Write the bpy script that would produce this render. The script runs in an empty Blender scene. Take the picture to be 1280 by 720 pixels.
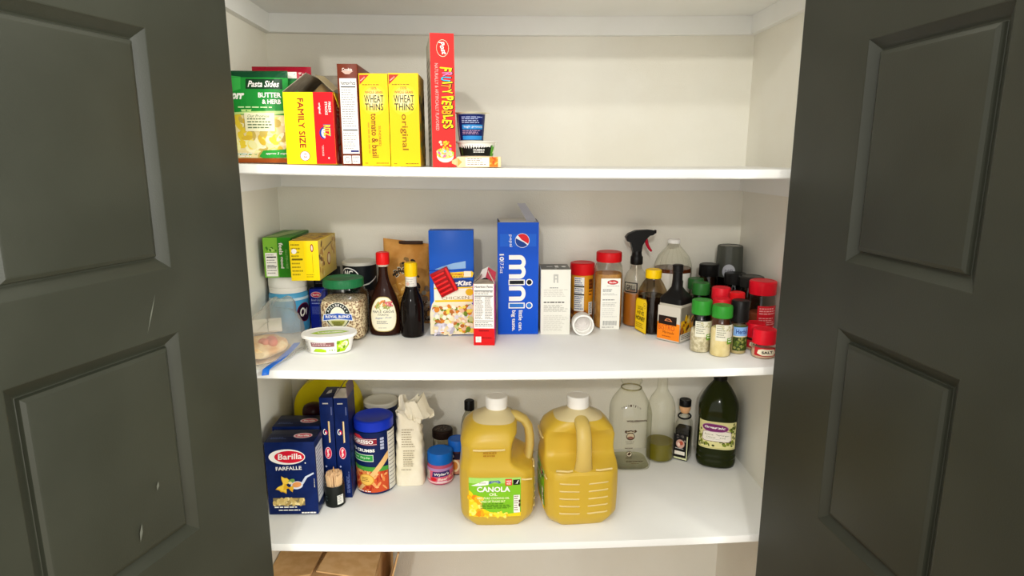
import bpy, bmesh, math, random
from mathutils import Vector, Matrix
PI = math.pi
R = math.radians
C = bpy.context.scene.collection

# ------------------------------------------------------------------ camera, world, lights, exposure
cam_data = bpy.data.cameras.new('camera')
cam = bpy.data.objects.new('camera', cam_data)
C.objects.link(cam)
cam.location = (0.0, -1.40, 0.0)                     # eye level is z = 0, the front edges of the shelves are at y = 0
cam.rotation_euler = (R(90 - 11.6), 0, R(-1.8))
cam_data.sensor_width = 36.0
cam_data.lens = 36.0 * 789.0 / 1280.0
cam_data.clip_start = 0.02
bpy.context.scene.camera = cam

world = bpy.data.worlds.new('room_light')
bpy.context.scene.world = world
world.use_nodes = True
world.node_tree.nodes['Background'].inputs[0].default_value = (1.0, 0.975, 0.915, 1)
world.node_tree.nodes['Background'].inputs[1].default_value = 1.28

def area(name, loc, target, size, energy, col):
    d = bpy.data.lights.new(name, 'AREA')
    d.shape = 'DISK'
    d.size = size
    d.energy = energy
    d.color = col
    o = bpy.data.objects.new(name, d)
    C.objects.link(o)
    o.location = loc
    o.rotation_euler = (Vector(target) - Vector(loc)).to_track_quat('-Z', 'Y').to_euler()
    return o
area('ceiling_light_far', (-0.6, -4.46, 1.38), (0.1, 0.3, -0.3), 0.16, 34, (1.0, 0.98, 0.93))
area('ceiling_light_near', (-0.35, -2.03, 1.38), (0.1, 0.3, -0.4), 0.14, 8, (1.0, 0.98, 0.93))

door_fill = area('door_fill_light', (2.3, -2.0, 0.15), (-0.6, -0.45, -0.1), 1.2, 75, (1.0, 1.0, 0.92))     # soft light added to brighten the left door; no window is known there
vs = bpy.context.scene.view_settings
vs.view_transform = 'Standard'
vs.look = 'None'
vs.gamma = 1.0
vs.use_curve_mapping = False
vs.exposure = 0.58

# ------------------------------------------------------------------ materials
def lin(h):
    h = h.lstrip('#')
    v = [int(h[i:i + 2], 16) / 255 for i in (0, 2, 4)]
    return tuple(c / 12.92 if c <= 0.04045 else ((c + 0.055) / 1.055) ** 2.4 for c in v)
_m = {}
def M(h, rough=0.45, metal=0.0, name=None):
    k = (h, rough, metal)
    if k in _m:
        return _m[k]
    m = bpy.data.materials.new(name or 'paint_' + h.lstrip('#'))
    m.use_nodes = True
    b = m.node_tree.nodes['Principled BSDF']
    b.inputs['Base Color'].default_value = (*lin(h), 1)
    b.inputs['Roughness'].default_value = rough
    b.inputs['Metallic'].default_value = metal
    b.inputs['Specular IOR Level'].default_value = 0.15
    _m[k] = m
    return m
def textured(name, h, h2, rough, scale, bump, bscale, mixlo=0.4, mixhi=0.6, stretch=(1, 1, 1), dist=0.002, spec=0.2):
    """procedural surface: two tones mixed by noise, with a fine noise bump"""
    m = bpy.data.materials.new(name)
    m.use_nodes = True
    nt = m.node_tree
    b = nt.nodes['Principled BSDF']
    b.inputs['Roughness'].default_value = rough
    b.inputs['Specular IOR Level'].default_value = spec
    tc = nt.nodes.new('ShaderNodeTexCoord')
    mp = nt.nodes.new('ShaderNodeMapping')
    mp.inputs['Scale'].default_value = stretch
    nt.links.new(tc.outputs['Object'], mp.inputs[0])
    n = nt.nodes.new('ShaderNodeTexNoise')
    n.inputs['Scale'].default_value = scale
    n.inputs['Detail'].default_value = 4
    nt.links.new(mp.outputs[0], n.inputs['Vector'])
    r = nt.nodes.new('ShaderNodeValToRGB')
    r.color_ramp.elements[0].position = mixlo
    r.color_ramp.elements[0].color = (*lin(h), 1)
    r.color_ramp.elements[1].position = mixhi
    r.color_ramp.elements[1].color = (*lin(h2), 1)
    nt.links.new(n.outputs[0], r.inputs[0])
    nt.links.new(r.outputs[0], b.inputs['Base Color'])
    if bump:
        n2 = nt.nodes.new('ShaderNodeTexNoise')
        n2.inputs['Scale'].default_value = bscale
        n2.inputs['Detail'].default_value = 3
        nt.links.new(mp.outputs[0], n2.inputs['Vector'])
        bp = nt.nodes.new('ShaderNodeBump')
        bp.inputs['Strength'].default_value = bump
        bp.inputs['Distance'].default_value = dist
        nt.links.new(n2.outputs[0], bp.inputs['Height'])
        nt.links.new(bp.outputs[0], b.inputs['Normal'])
    return m
def glass(name, tint, edge, gloss=0.08, haze=0.0):
    """thin clear wall of glass or plastic: lets light straight through, darker where it is seen edge on, glossy"""
    m = bpy.data.materials.new(name)
    m.use_nodes = True
    nt = m.node_tree
    nt.nodes.remove(nt.nodes['Principled BSDF'])
    out = nt.nodes['Material Output']
    lw = nt.nodes.new('ShaderNodeLayerWeight')
    lw.inputs[0].default_value = 0.45
    mx = nt.nodes.new('ShaderNodeMix')
    mx.data_type = 'RGBA'
    mx.inputs[6].default_value = (*lin(tint), 1)
    mx.inputs[7].default_value = (*lin(edge), 1)
    pw = nt.nodes.new('ShaderNodeMath')
    pw.operation = 'POWER'
    pw.inputs[1].default_value = 3.2
    nt.links.new(lw.outputs['Facing'], pw.inputs[0])
    nt.links.new(pw.outputs[0], mx.inputs[0])
    tr = nt.nodes.new('ShaderNodeBsdfTransparent')
    nt.links.new(mx.outputs[2], tr.inputs[0])
    gl = nt.nodes.new('ShaderNodeBsdfGlossy')
    gl.inputs['Roughness'].default_value = gloss
    fr = nt.nodes.new('ShaderNodeFresnel')
    fr.inputs[0].default_value = 1.45
    ms = nt.nodes.new('ShaderNodeMixShader')
    ge = nt.nodes.new('ShaderNodeNewGeometry')          # only the outer face mirrors; no mirror on the way out
    iv = nt.nodes.new('ShaderNodeMath')
    iv.operation = 'SUBTRACT'
    iv.inputs[0].default_value = 1.0
    nt.links.new(ge.outputs['Backfacing'], iv.inputs[1])
    mu = nt.nodes.new('ShaderNodeMath')
    mu.operation = 'MULTIPLY'
    nt.links.new(fr.outputs[0], mu.inputs[0])
    nt.links.new(iv.outputs[0], mu.inputs[1])
    nt.links.new(mu.outputs[0], ms.inputs[0])
    nt.links.new(tr.outputs[0], ms.inputs[1])
    nt.links.new(gl.outputs[0], ms.inputs[2])
    if haze:                                            # cloudy film: part of the light scatters in it
        df = nt.nodes.new('ShaderNodeBsdfDiffuse')
        df.inputs[0].default_value = (*lin('#f4f1ea'), 1)
        tl = nt.nodes.new('ShaderNodeBsdfTranslucent')
        tl.inputs[0].default_value = (*lin('#f4f1ea'), 1)
        ad = nt.nodes.new('ShaderNodeMixShader')
        nt.links.new(df.outputs[0], ad.inputs[1])
        nt.links.new(tl.outputs[0], ad.inputs[2])
        mh = nt.nodes.new('ShaderNodeMixShader')
        mh.inputs[0].default_value = haze
        nt.links.new(ms.outputs[0], mh.inputs[1])
        nt.links.new(ad.outputs[0], mh.inputs[2])
        ms = mh
        bn = nt.nodes.new('ShaderNodeTexNoise')
        bn.inputs['Scale'].default_value = 60
        bn.inputs['Detail'].default_value = 3
        tc = nt.nodes.new('ShaderNodeTexCoord')
        nt.links.new(tc.outputs['Object'], bn.inputs['Vector'])
        bp = nt.nodes.new('ShaderNodeBump')
        bp.inputs['Strength'].default_value = 0.8
        bp.inputs['Distance'].default_value = 0.006
        nt.links.new(bn.outputs[0], bp.inputs['Height'])
        nt.links.new(bp.outputs[0], gl.inputs['Normal'])
    nt.links.new(ms.outputs[0], out.inputs[0])
    return m
def translucent(name, h, ht, fac=0.45, gloss=0.12, rough=0.3):
    """cloudy plastic or liquid: part scatters back, part shines through, a light gloss on top"""
    m = bpy.data.materials.new(name)
    m.use_nodes = True
    nt = m.node_tree
    nt.nodes.remove(nt.nodes['Principled BSDF'])
    out = nt.nodes['Material Output']
    d = nt.nodes.new('ShaderNodeBsdfDiffuse')
    d.inputs[0].default_value = (*lin(h), 1)
    t = nt.nodes.new('ShaderNodeBsdfTranslucent')
    t.inputs[0].default_value = (*lin(ht), 1)
    a = nt.nodes.new('ShaderNodeMixShader')
    a.inputs[0].default_value = fac
    nt.links.new(d.outputs[0], a.inputs[1])
    nt.links.new(t.outputs[0], a.inputs[2])
    g = nt.nodes.new('ShaderNodeBsdfGlossy')
    g.inputs['Roughness'].default_value = rough
    f = nt.nodes.new('ShaderNodeFresnel')
    f.inputs[0].default_value = 1.4
    b = nt.nodes.new('ShaderNodeMixShader')
    nt.links.new(f.outputs[0], b.inputs[0])
    nt.links.new(a.outputs[0], b.inputs[1])
    nt.links.new(g.outputs[0], b.inputs[2])
    nt.links.new(b.outputs[0], out.inputs[0])
    return m

WALL = textured('wall_paint', '#e5e1d3', '#e8e5d9', 0.6, 3, 0.35, 260)
SHELF = textured('shelf_paint', '#e9e9e4', '#ecece8', 0.4, 5, 0.1, 180)
DOOR = textured('door_paint', '#272920', '#2b2d24', 0.45, 6, 0.12, 420, dist=0.0012, spec=0.3)
CARD = textured('cardboard', '#d4aa74', '#dfb986', 0.8, 30, 0.1, 300)
CARD_IN = textured('carton_inside', '#8f8676', '#a49a88', 0.8, 40, 0.1, 300)
FLOOR = textured('floor_boards', '#8d7257', '#9c8163', 0.5, 8, 0.05, 60, stretch=(1, 12, 1))
CLEAR = glass('clear_glass', '#fefefb', '#c2c3b2')
CLEARP = glass('clear_plastic', '#fdfcf8', '#d2cebf', 0.15)
FILM = glass('plastic_film', '#fefefc', '#f0eee8', 0.12, 0.26)
WHITE = M('#f2f0ea', 0.4)
INK = M('#23211f', 0.5)
GREY = M('#8b8a86', 0.5)
LGREY = M('#bdbbb5', 0.5)
RED = M('#d3161c', 0.35)
YEL = M('#f7d70a', 0.35)
BLK = M('#151413', 0.35)
NAVY = M('#0d2050', 0.35)

# ------------------------------------------------------------------ mesh builder
class MB:
    def __init__(s):
        s.bm = bmesh.new()
        s.mats = []
    def mi(s, m):
        if m not in s.mats:
            s.mats.append(m)
        return s.mats.index(m)
    def face(s, vs, m):
        try:
            f = s.bm.faces.new(vs)
            f.material_index = s.mi(m)
            f.smooth = True
            return f
        except ValueError:
            return None
    def box(s, x0, x1, y0, y1, z0, z1, m, bev=0.0, front=None, right=None, left=None, top=None, rot=None):
        t = bmesh.new()
        bmesh.ops.create_cube(t, size=1)
        for v in t.verts:
            v.co = Vector(((x0 + x1) / 2 + v.co.x * (x1 - x0), (y0 + y1) / 2 + v.co.y * (y1 - y0), (z0 + z1) / 2 + v.co.z * (z1 - z0)))
        t.normal_update()
        im = s.mi(m)
        for f in t.faces:
            n = f.normal
            mm = m
            if n.y < -.9 and front: mm = front
            if n.x > .9 and right: mm = right
            if n.x < -.9 and left: mm = left
            if n.z > .9 and top: mm = top
            f.material_index = s.mi(mm)
        if bev:
            bmesh.ops.bevel(t, geom=t.edges[:], offset=bev, segments=2, profile=.5, affect='EDGES', clamp_overlap=True)
        if rot is not None:
            t.transform(rot)
        s.merge(t)
    def merge(s, t):
        mp = {}
        for v in t.verts:
            mp[v] = s.bm.verts.new(v.co)
        for f in t.faces:
            try:
                g = s.bm.faces.new([mp[v] for v in f.verts])
                g.material_index = f.material_index
                g.smooth = True
            except ValueError:
                pass
        t.free()
    def loft(s, rings, m, cap0=True, cap1=True, closed=True):
        """rings: lists of points (same count); m: one material or a list, one per band"""
        vr = [[s.bm.verts.new(p) for p in r] for r in rings]
        n = len(vr[0])
        for i in range(len(vr) - 1):
            mm = m[i] if isinstance(m, list) else m
            for j in range(n if closed else n - 1):
                k = (j + 1) % n
                s.face([vr[i][j], vr[i][k], vr[i + 1][k], vr[i + 1][j]], mm)
        if cap0: s.face(vr[0][::-1], m[0] if isinstance(m, list) else m)
        if cap1: s.face(vr[-1], m[-1] if isinstance(m, list) else m)
    def lathe(s, prof, m, seg=40, cap0=True, cap1=True, cx=0, cy=0):
        s.loft([[(cx + r * math.cos(2 * PI * j / seg), cy + r * math.sin(2 * PI * j / seg), z) for j in range(seg)] for r, z in prof], m, cap0, cap1)
    def tube(s, pts, r, m, seg=10, ref=None):
        pts = [Vector(p) for p in pts]
        rings = []
        for i, p in enumerate(pts):
            a = (pts[min(i + 1, len(pts) - 1)] - pts[max(i - 1, 0)]).normalized()
            u = a.cross(Vector((0.31, 0.2, 0.93)))
            if u.length < 1e-3: u = a.cross(Vector((1, 0, 0)))
            u.normalize()
            if ref: u = Vector(ref)
            w = a.cross(u)
            rr = r[i] if isinstance(r, (list, tuple)) else r
            ra, rb = rr if isinstance(rr, tuple) else (rr, rr)
            rings.append([p + u * ra * math.cos(2 * PI * j / seg) + w * rb * math.sin(2 * PI * j / seg) for j in range(seg)])
        s.loft(rings, m)
    def build(s, name, parent=None, loc=(0, 0, 0), rot=(0, 0, 0), angle=35):
        bm = s.bm
        bmesh.ops.remove_doubles(bm, verts=bm.verts[:], dist=1e-6)
        bmesh.ops.recalc_face_normals(bm, faces=bm.faces[:])
        for e in bm.edges:
            if len(e.link_faces) != 2 or e.calc_face_angle(0) > R(angle):
                e.smooth = False
        me = bpy.data.meshes.new(name)
        bm.to_mesh(me)
        bm.free()
        for m in s.mats:
            me.materials.append(m)
        o = bpy.data.objects.new(name, me)
        C.objects.link(o)
        o.location = loc
        o.rotation_euler = rot
        if parent is not None:
            o.parent = parent
        return o

def ring(w, d, z, n=4.0, seg=40, cx=0, cy=0):
    """rounded-square section: n = 2 is an ellipse, larger is squarer"""
    o = []
    for j in range(seg):
        a = 2 * PI * j / seg
        c, s_ = math.cos(a), math.sin(a)
        o.append((cx + w / 2 * math.copysign(abs(c) ** (2 / n), c), cy + d / 2 * math.copysign(abs(s_) ** (2 / n), s_), z))
    return o

# ------------------------------------------------------------------ flat print: lettering and pictures on a face
_txt = {}
def text_mesh(s, bold, shear):
    k = (s, bold, shear)
    if k not in _txt:
        cu = bpy.data.curves.new('lettering', 'FONT')
        cu.body = s
        cu.resolution_u = 2
        cu.offset = bold
        cu.shear = shear
        o = bpy.data.objects.new('lettering', cu)
        me = bpy.data.meshes.new_from_object(o)
        _txt[k] = ([(v.co.x, v.co.y) for v in me.vertices], [tuple(p.vertices) for p in me.polygons])
        bpy.data.objects.remove(o)
        bpy.data.curves.remove(cu)
        bpy.data.meshes.remove(me)
    return _txt[k]

class Print:
    """positions and sizes are fractions of a W x H face: (0,0) lower left, (1,1) upper right; fn maps (u, v, lift) to local space"""
    def __init__(s, W, H, fn, cut=None, cutv=None):
        s.W, s.H, s.fn, s.cut, s.cutv = W, H, fn, cut, cutv
        s.bm = bmesh.new()
        s.mats = []
        s.o = 0.00025
    def add(s, verts, faces, m, step=5e-5):
        if m not in s.mats: s.mats.append(m)
        mi = s.mats.index(m)
        t = bmesh.new()
        vv = [t.verts.new(((x - .5) * s.W, y * s.H, 0)) for x, y in verts]
        for f in faces:
            try: t.faces.new([vv[i] for i in f])
            except ValueError: pass
        if s.cut:
            xs = [v.co.x for v in t.verts]
            k = math.ceil(min(xs) / s.cut)
            while k * s.cut < max(xs):
                bmesh.ops.bisect_plane(t, geom=t.verts[:] + t.edges[:] + t.faces[:], plane_co=(k * s.cut, 0, 0), plane_no=(1, 0, 0))
                k += 1
        if s.cutv:
            ys = [v.co.y for v in t.verts]
            k = math.ceil(min(ys) / s.cutv)
            while k * s.cutv < max(ys):
                bmesh.ops.bisect_plane(t, geom=t.verts[:] + t.edges[:] + t.faces[:], plane_co=(0, k * s.cutv, 0), plane_no=(0, 1, 0))
                k += 1
        s.o += step
        mp = {}
        for v in t.verts:
            mp[v] = s.bm.verts.new(s.fn(v.co.x, v.co.y, s.o))
        for f in t.faces:
            try:
                g = s.bm.faces.new([mp[v] for v in f.verts])
                g.material_index = mi
            except ValueError: pass
        t.free()
    def rect(s, x0, y0, x1, y1, m):
        s.add([(x0, y0), (x1, y0), (x1, y1), (x0, y1)], [(0, 1, 2, 3)], m)
    def poly(s, pts, m, step=5e-5):
        s.add(pts, [tuple(range(len(pts)))], m, step)
    def ell(s, cx, cy, rx, ry, m, n=22, a0=0, a1=360, tilt=0, step=5e-5):
        asp = s.W / s.H
        pts = []
        for i in range(n):
            a = R(a0 + (a1 - a0) * i / (n if a1 - a0 >= 360 else n - 1))
            x, y = rx * math.cos(a), ry * math.sin(a)
            if tilt:
                t = R(tilt)
                y_ = y / asp
                x, y = x * math.cos(t) - y_ * math.sin(t), (x * math.sin(t) + y_ * math.cos(t)) * asp
            pts.append((cx + x, cy + y))
        s.poly(pts, m, step)
    def text(s, str_, cx, cy, bw, bh, m, rot=0, bold=0.0, shear=0.0):
        v, f = text_mesh(str_, bold, shear)
        a = R(rot)
        p = [(x * math.cos(a) - y * math.sin(a), x * math.sin(a) + y * math.cos(a)) for x, y in v]
        x0, x1 = min(q[0] for q in p), max(q[0] for q in p)
        y0, y1 = min(q[1] for q in p), max(q[1] for q in p)
        s.add([(cx + ((x - x0) / (x1 - x0) - .5) * bw, cy + ((y - y0) / (y1 - y0) - .5) * bh) for x, y in p], f, m)
    def lines(s, x0, y0, x1, y1, n, m, seed=1, fill=0.45, vert=False):
        """small print too fine to read: broken lines of dashes"""
        rg = random.Random(seed)
        vs_, fs = [], []
        A0, A1, B0, B1 = (x0, x1, y0, y1) if not vert else (y0, y1, x0, x1)
        for i in range(n):
            b1 = B1 - (B1 - B0) * i / n
            b0 = b1 - (B1 - B0) / n * fill
            a = A0
            end = A0 + (A1 - A0) * rg.uniform(.65, 1)
            while a < end:
                c = min(end, a + (A1 - A0) * rg.uniform(.06, .2))
                q = [(a, b0), (c, b0), (c, b1), (a, b1)]
                if vert: q = [(y, x) for x, y in q]
                k = len(vs_)
                vs_ += q
                fs.append((k, k + 1, k + 2, k + 3))
                a = c + (A1 - A0) * .03
        s.add(vs_, fs, m)
    def blobs(s, x0, y0, x1, y1, n, mats, rx, ry, seed=1, ellipse=False):
        """printed food picture: many small overlapping shapes"""
        rg = random.Random(seed)
        for i in range(n):
            while True:
                a, b = rg.random(), rg.random()
                if not ellipse or (a - .5) ** 2 + (b - .5) ** 2 < .25: break
            s.ell(x0 + a * (x1 - x0), y0 + b * (y1 - y0), rx * rg.uniform(.6, 1.2), ry * rg.uniform(.6, 1.2), rg.choice(mats), 9, tilt=rg.uniform(0, 180), step=1e-5)
    def facts(s, x0, y0, x1, y1, seed=1, rows=12):
        """nutrition panel"""
        s.rect(x0, y0, x1, y1, WHITE)
        dx, dy = x1 - x0, y1 - y0
        s.text('Nutrition Facts', x0 + dx * .5, y1 - dy * .06, dx * .88, dy * .05, INK, bold=.02)
        s.rect(x0 + dx * .06, y1 - dy * .12, x1 - dx * .06, y1 - dy * .105, INK)
        s.lines(x0 + dx * .07, y0 + dy * .35, x1 - dx * .07, y1 - dy * .15, rows, GREY, seed, .35)
        s.rect(x0 + dx * .06, y0 + dy * .31, x1 - dx * .06, y0 + dy * .325, INK)
        s.lines(x0 + dx * .07, y0 + dy * .05, x1 - dx * .07, y0 + dy * .28, rows // 2, GREY, seed + 1, .35)
    def build(s, name, parent):
        me = bpy.data.meshes.new(name)
        s.bm.to_mesh(me)
        s.bm.free()
        for m in s.mats: me.materials.append(m)
        o = bpy.data.objects.new(name, me)
        C.objects.link(o)
        o.parent = parent
        return o
def f_front(y): return lambda u, v, o: (u, -y - o, v)
def f_right(x): return lambda u, v, o: (x + o, u, v)
def f_left(x): return lambda u, v, o: (-x - o, -u, v)
def f_top(z): return lambda u, v, o: (u, v, z + o)
def f_cyl(r, z0=0, rot=0): return lambda u, v, o: ((r + o) * math.sin(u / r + rot), -(r + o) * math.cos(u / r + rot), z0 + v)

# ------------------------------------------------------------------ things
def thing(name, label, cat, x, y, z, rz=0, group=None):
    o = bpy.data.objects.new(name, None)
    C.objects.link(o)
    o.empty_display_size = 0.02
    o.location = (x, y, z)
    o.rotation_euler = (0, 0, R(rz))
    o['label'] = label
    o['category'] = cat
    if group: o['group'] = group
    return o
def dup(root, loc, rz, label):
    r = root.copy()
    C.objects.link(r)
    r.location = loc
    r.rotation_euler = (0, 0, R(rz))
    r['label'] = label
    for ch in list(root.children):
        c = ch.copy()
        C.objects.link(c)
        c.parent = r
        for g in ch.children:
            d = g.copy()
            C.objects.link(d)
            d.parent = c
    return r
def structure(o):
    o['kind'] = 'structure'
    return o
SH = {1: (0.01165, -0.01177, -0.02080), 2: (0.02292, -0.00684, -0.48694), 3: (0.03314, -0.00346, -0.93211), 0: (0.012, 0.0, 0.4110)}
def sz(k, x):
    a, b, c = SH[k]
    return a * x * x + b * x + c
def on(k, x): return sz(k, x) + 0.0004

# ------------------------------------------------------------------ the setting
XL, XR, YB, ZF, ZC = -0.632, 0.758, 0.50, -1.60, 0.92
def slab(name, x0, x1, y0, y1, z0, z1, m):
    b = MB()
    b.box(x0, x1, y0, y1, z0, z1, m)
    return structure(b.build(name))
slab('wall_back', XL - .1, XR + .1, YB, YB + .1, ZF, ZC, WALL)
slab('wall_left', XL - .1, XL, -.02, YB, ZF, ZC, WALL)
slab('wall_right', XR, XR + .1, -.02, YB, ZF, ZC, WALL)
slab('ceiling', XL - .1, XR + .1, -.12, YB + .1, ZC, ZC + .1, WALL)
slab('floor', -2.2, 2.2, -3.2, YB + .1, ZF - .05, ZF, FLOOR)
b = MB()
b.box(-1.6, -.565, -.12, -.02, ZF, ZC, WALL)
b.box(.68, 1.7, -.12, -.02, ZF, ZC, WALL)
b.box(-.565, .68, -.12, -.02, .476, ZC, WALL)
structure(b.build('wall_front'))
slab('trim_1', -.565, -.545, -.125, -.02, ZF, .476, SHELF)
slab('trim_2', .662, .68, -.125, -.02, ZF, .476, SHELF)
slab('trim_3', -.545, .662, -.125, -.02, .456, .476, SHELF)

# shelf boards, each slightly bowed under its load, on cleats screwed to the walls
shelf_names = {0: 'white shelf board just above the frame, highest of the four', 1: 'white shelf board with the tall cereal box, second board down',
               2: 'white shelf board carrying the blue soda carton and the spices', 3: 'white shelf board carrying the two big yellow oil jugs'}
n_trim = 4
for k in (0, 1, 2, 3):
    mb = MB()
    N = 28
    rings = []
    th = .021
    for i in range(N + 1):
        x = XL + (XR - XL) * i / N
        z = sz(k, x)
        e = .0025
        rings.append([(x, e * .3, z - e * .3), (x, e, z), (x, YB, z), (x, YB, z - th), (x, e, z - th), (x, 0, z - th + e), (x, 0, z - e)])
    mb.loft(rings, SHELF)
    o = mb.build('shelf', angle=25)
    o['label'] = shelf_names[k]
    o['category'] = 'shelf'
    o['group'] = 'white shelf boards'
    for (x0, x1, y0, y1) in ((XL, XR, YB - .018, YB), (XL, XL + .018, .02, YB - .018), (XR - .018, XR, .02, YB - .018)):
        cb = MB()
        cl = []
        for i in range(N + 1):
            x = x0 + (x1 - x0) * i / N
            zt = sz(k, x) - th - .0002
            zb = zt - .05
            cl.append([(x, y0, zt), (x, y1, zt), (x, y1, zb), (x, y0 + .002, zb), (x, y0, zb + .002)])
        cb.loft(cl, SHELF)
        structure(cb.build('trim_%d' % n_trim, angle=25))
        n_trim += 1
# ------------------------------------------------------------------ the two open doors
def door(name, hx, hy, ang, face, panels):
    """leaf: s runs from the hinge edge towards the room along direction ang; face = +1 / -1 is the side (in x) of the face we see"""
    ex = Vector((math.sin(ang), -math.cos(ang), 0))
    n = Vector((-ex.y, ex.x, 0))
    if n.x * face < 0: n = -n
    T, Wd, zb, zt = .035, .66, -1.59, .452
    def P(s_, dep, z):
        q = Vector((hx, hy, 0)) + ex * s_ - n * dep
        return (q.x, q.y, z)
    xs = [0, panels[0][0], panels[0][1], Wd]
    zs = [zb] + [v for p in panels for v in (p[2], p[3])] + [zt]
    mb = MB()
    g = {}
    def V(i, j, dep):
        if (i, j, dep) not in g: g[(i, j, dep)] = mb.bm.verts.new(P(xs[i], dep, zs[j]))
        return g[(i, j, dep)]
    for i in range(3):
        for j in range(len(zs) - 1):
            if i == 1 and j % 2 == 1: continue
            for dep in (0, T): mb.face([V(i, j, dep), V(i + 1, j, dep), V(i + 1, j + 1, dep), V(i, j + 1, dep)], DOOR)
    J = len(zs) - 1
    for j in range(J):
        for i in (0, 3): mb.face([V(i, j, 0), V(i, j + 1, 0), V(i, j + 1, T), V(i, j, T)], DOOR)
    for i in range(3):
        for j in (0, J): mb.face([V(i, j, 0), V(i + 1, j, 0), V(i + 1, j, T), V(i, j, T)], DOOR)
    leaf = structure(mb.build(name))
    bv = leaf.modifiers.new('bevel', 'BEVEL')
    bv.width = .005
    bv.segments = 3
    bv.limit_method = 'ANGLE'
    for (a, c, z0, z1) in panels:
        pm = MB()
        steps = [(0, .0), (.0018, .0004), (.0036, .0022), (.019, .0125), (.0212, .0132), (.0222, .0128), (.0240, .0062), (.0300, .0036), (.034, .0030)]
        rr = [[P(a, T, z0), P(c, T, z0), P(c, T, z1), P(a, T, z1)]]
        for ins, dep in steps:
            rr.append([P(a + ins, dep, z0 + ins), P(c - ins, dep, z0 + ins), P(c - ins, dep, z1 - ins), P(a + ins, dep, z1 - ins)])
        pm.loft(rr, DOOR)
        pm.build('panel', leaf, angle=12)
    def scuff(s0, z0, s1, z1, w):
        """pale scratch in the paint: a thin sliver lying on the face of the leaf"""
        q = MB()
        A, B = Vector(P(s0, -.0005, z0)), Vector(P(s1, -.0005, z1))
        d = (B - A).normalized().cross(n) * w / 2
        mid = (A + B) / 2
        q.face([q.bm.verts.new(v) for v in (A, mid + d, B, mid - d)], M('#585a51', .5))
        q.build('scratch', leaf)
    return scuff
sc = door('door_1', -.4946, -.12, R(-17.6), 1, [(.196, .498, -.685, -.298), (.196, .498, -.186, .206)])
sc(.237, -.222, .262, -.286, .003)
sc(.276, -.545, .280, -.560, .006)
sc(.318, -.600, .325, -.630, .006)
door('door_2', .6025, -.12, R(4.4), -1, [(.205, .480, -.675, -.296), (.205, .480, -.178, .192)])

# ------------------------------------------------------------------ cartons
def carton(t, w, d, h, m, front=None, right=None, left=None, top=None, bev=.0012, name='body', seam=True, z0=0):
    mb = MB()
    mb.box(-w / 2, w / 2, -d / 2, d / 2, z0, h, m, bev, front, right, left, top)
    if seam and z0 == 0:
        mb.box(-w / 2 + .003, w / 2 - .003, -d * .12, d * .12, h - .0005, h + .0007, top or m)
    return mb.build(name, t)
def open_carton(t, w, d, h, m, inner, front=None, right=None, left=None):
    """carton without its lid: four walls, a floor and a hollow inside"""
    mb = MB()
    th = .0012
    mb.box(-w / 2, w / 2, -d / 2, d / 2, 0, th, m)
    mb.box(-w / 2, w / 2, -d / 2, -d / 2 + th, th, h, m, front=front)
    mb.box(-w / 2, w / 2, d / 2 - th, d / 2, th, h, m, front=inner)
    mb.box(-w / 2, -w / 2 + th, -d / 2 + th, d / 2 - th, th, h, m, left=left, right=inner)
    mb.box(w / 2 - th, w / 2, -d / 2 + th, d / 2 - th, th, h, m, right=right, left=inner)
    return mb.build('body', t)
def flap(t, p0, p1, outv, out_m, in_m, taper=.0, name='flap'):
    """cardboard flap hinged on the edge p0-p1 and reaching along outv"""
    p0, p1, v = Vector(p0), Vector(p1), Vector(outv)
    e = (p1 - p0) * taper
    n = (p1 - p0).cross(v).normalized() * .0012
    mb = MB()
    q = [p0, p1, p1 + v - e, p0 + v + e]
    a = [mb.bm.verts.new(x) for x in q]
    c = [mb.bm.verts.new(x + n) for x in q]
    mb.face(a[::-1], out_m)
    mb.face(c, in_m)
    for i in range(4):
        j = (i + 1) % 4
        mb.face([a[i], a[j], c[j], c[i]], in_m)
    return mb.build(name, t, angle=10)
def cap_mesh(r, z0, z1, m, ribs=0, seg=40, dome=.002):
    """screw cap or lid with a rounded rim and optional grip ribs"""
    mb = MB()
    seg = ribs * 2 if ribs else seg
    def rg(rad, z, rib):
        return [((rad - (.0009 if rib and j % 2 else 0)) * math.cos(2 * PI * j / seg), (rad - (.0009 if rib and j % 2 else 0)) * math.sin(2 * PI * j / seg), z) for j in range(seg)]
    h = z1 - z0
    mb.loft([rg(r * .97, z0, 0), rg(r, z0 + h * .06, ribs), rg(r, z1 - min(.003, h * .2), ribs), rg(r - .002, z1 - .0006, 0), rg(r - .004, z1, 0), rg(r * .78, z1, 0), rg(r * .76, z1 - .0007, 0)], m)
    return mb
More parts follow.
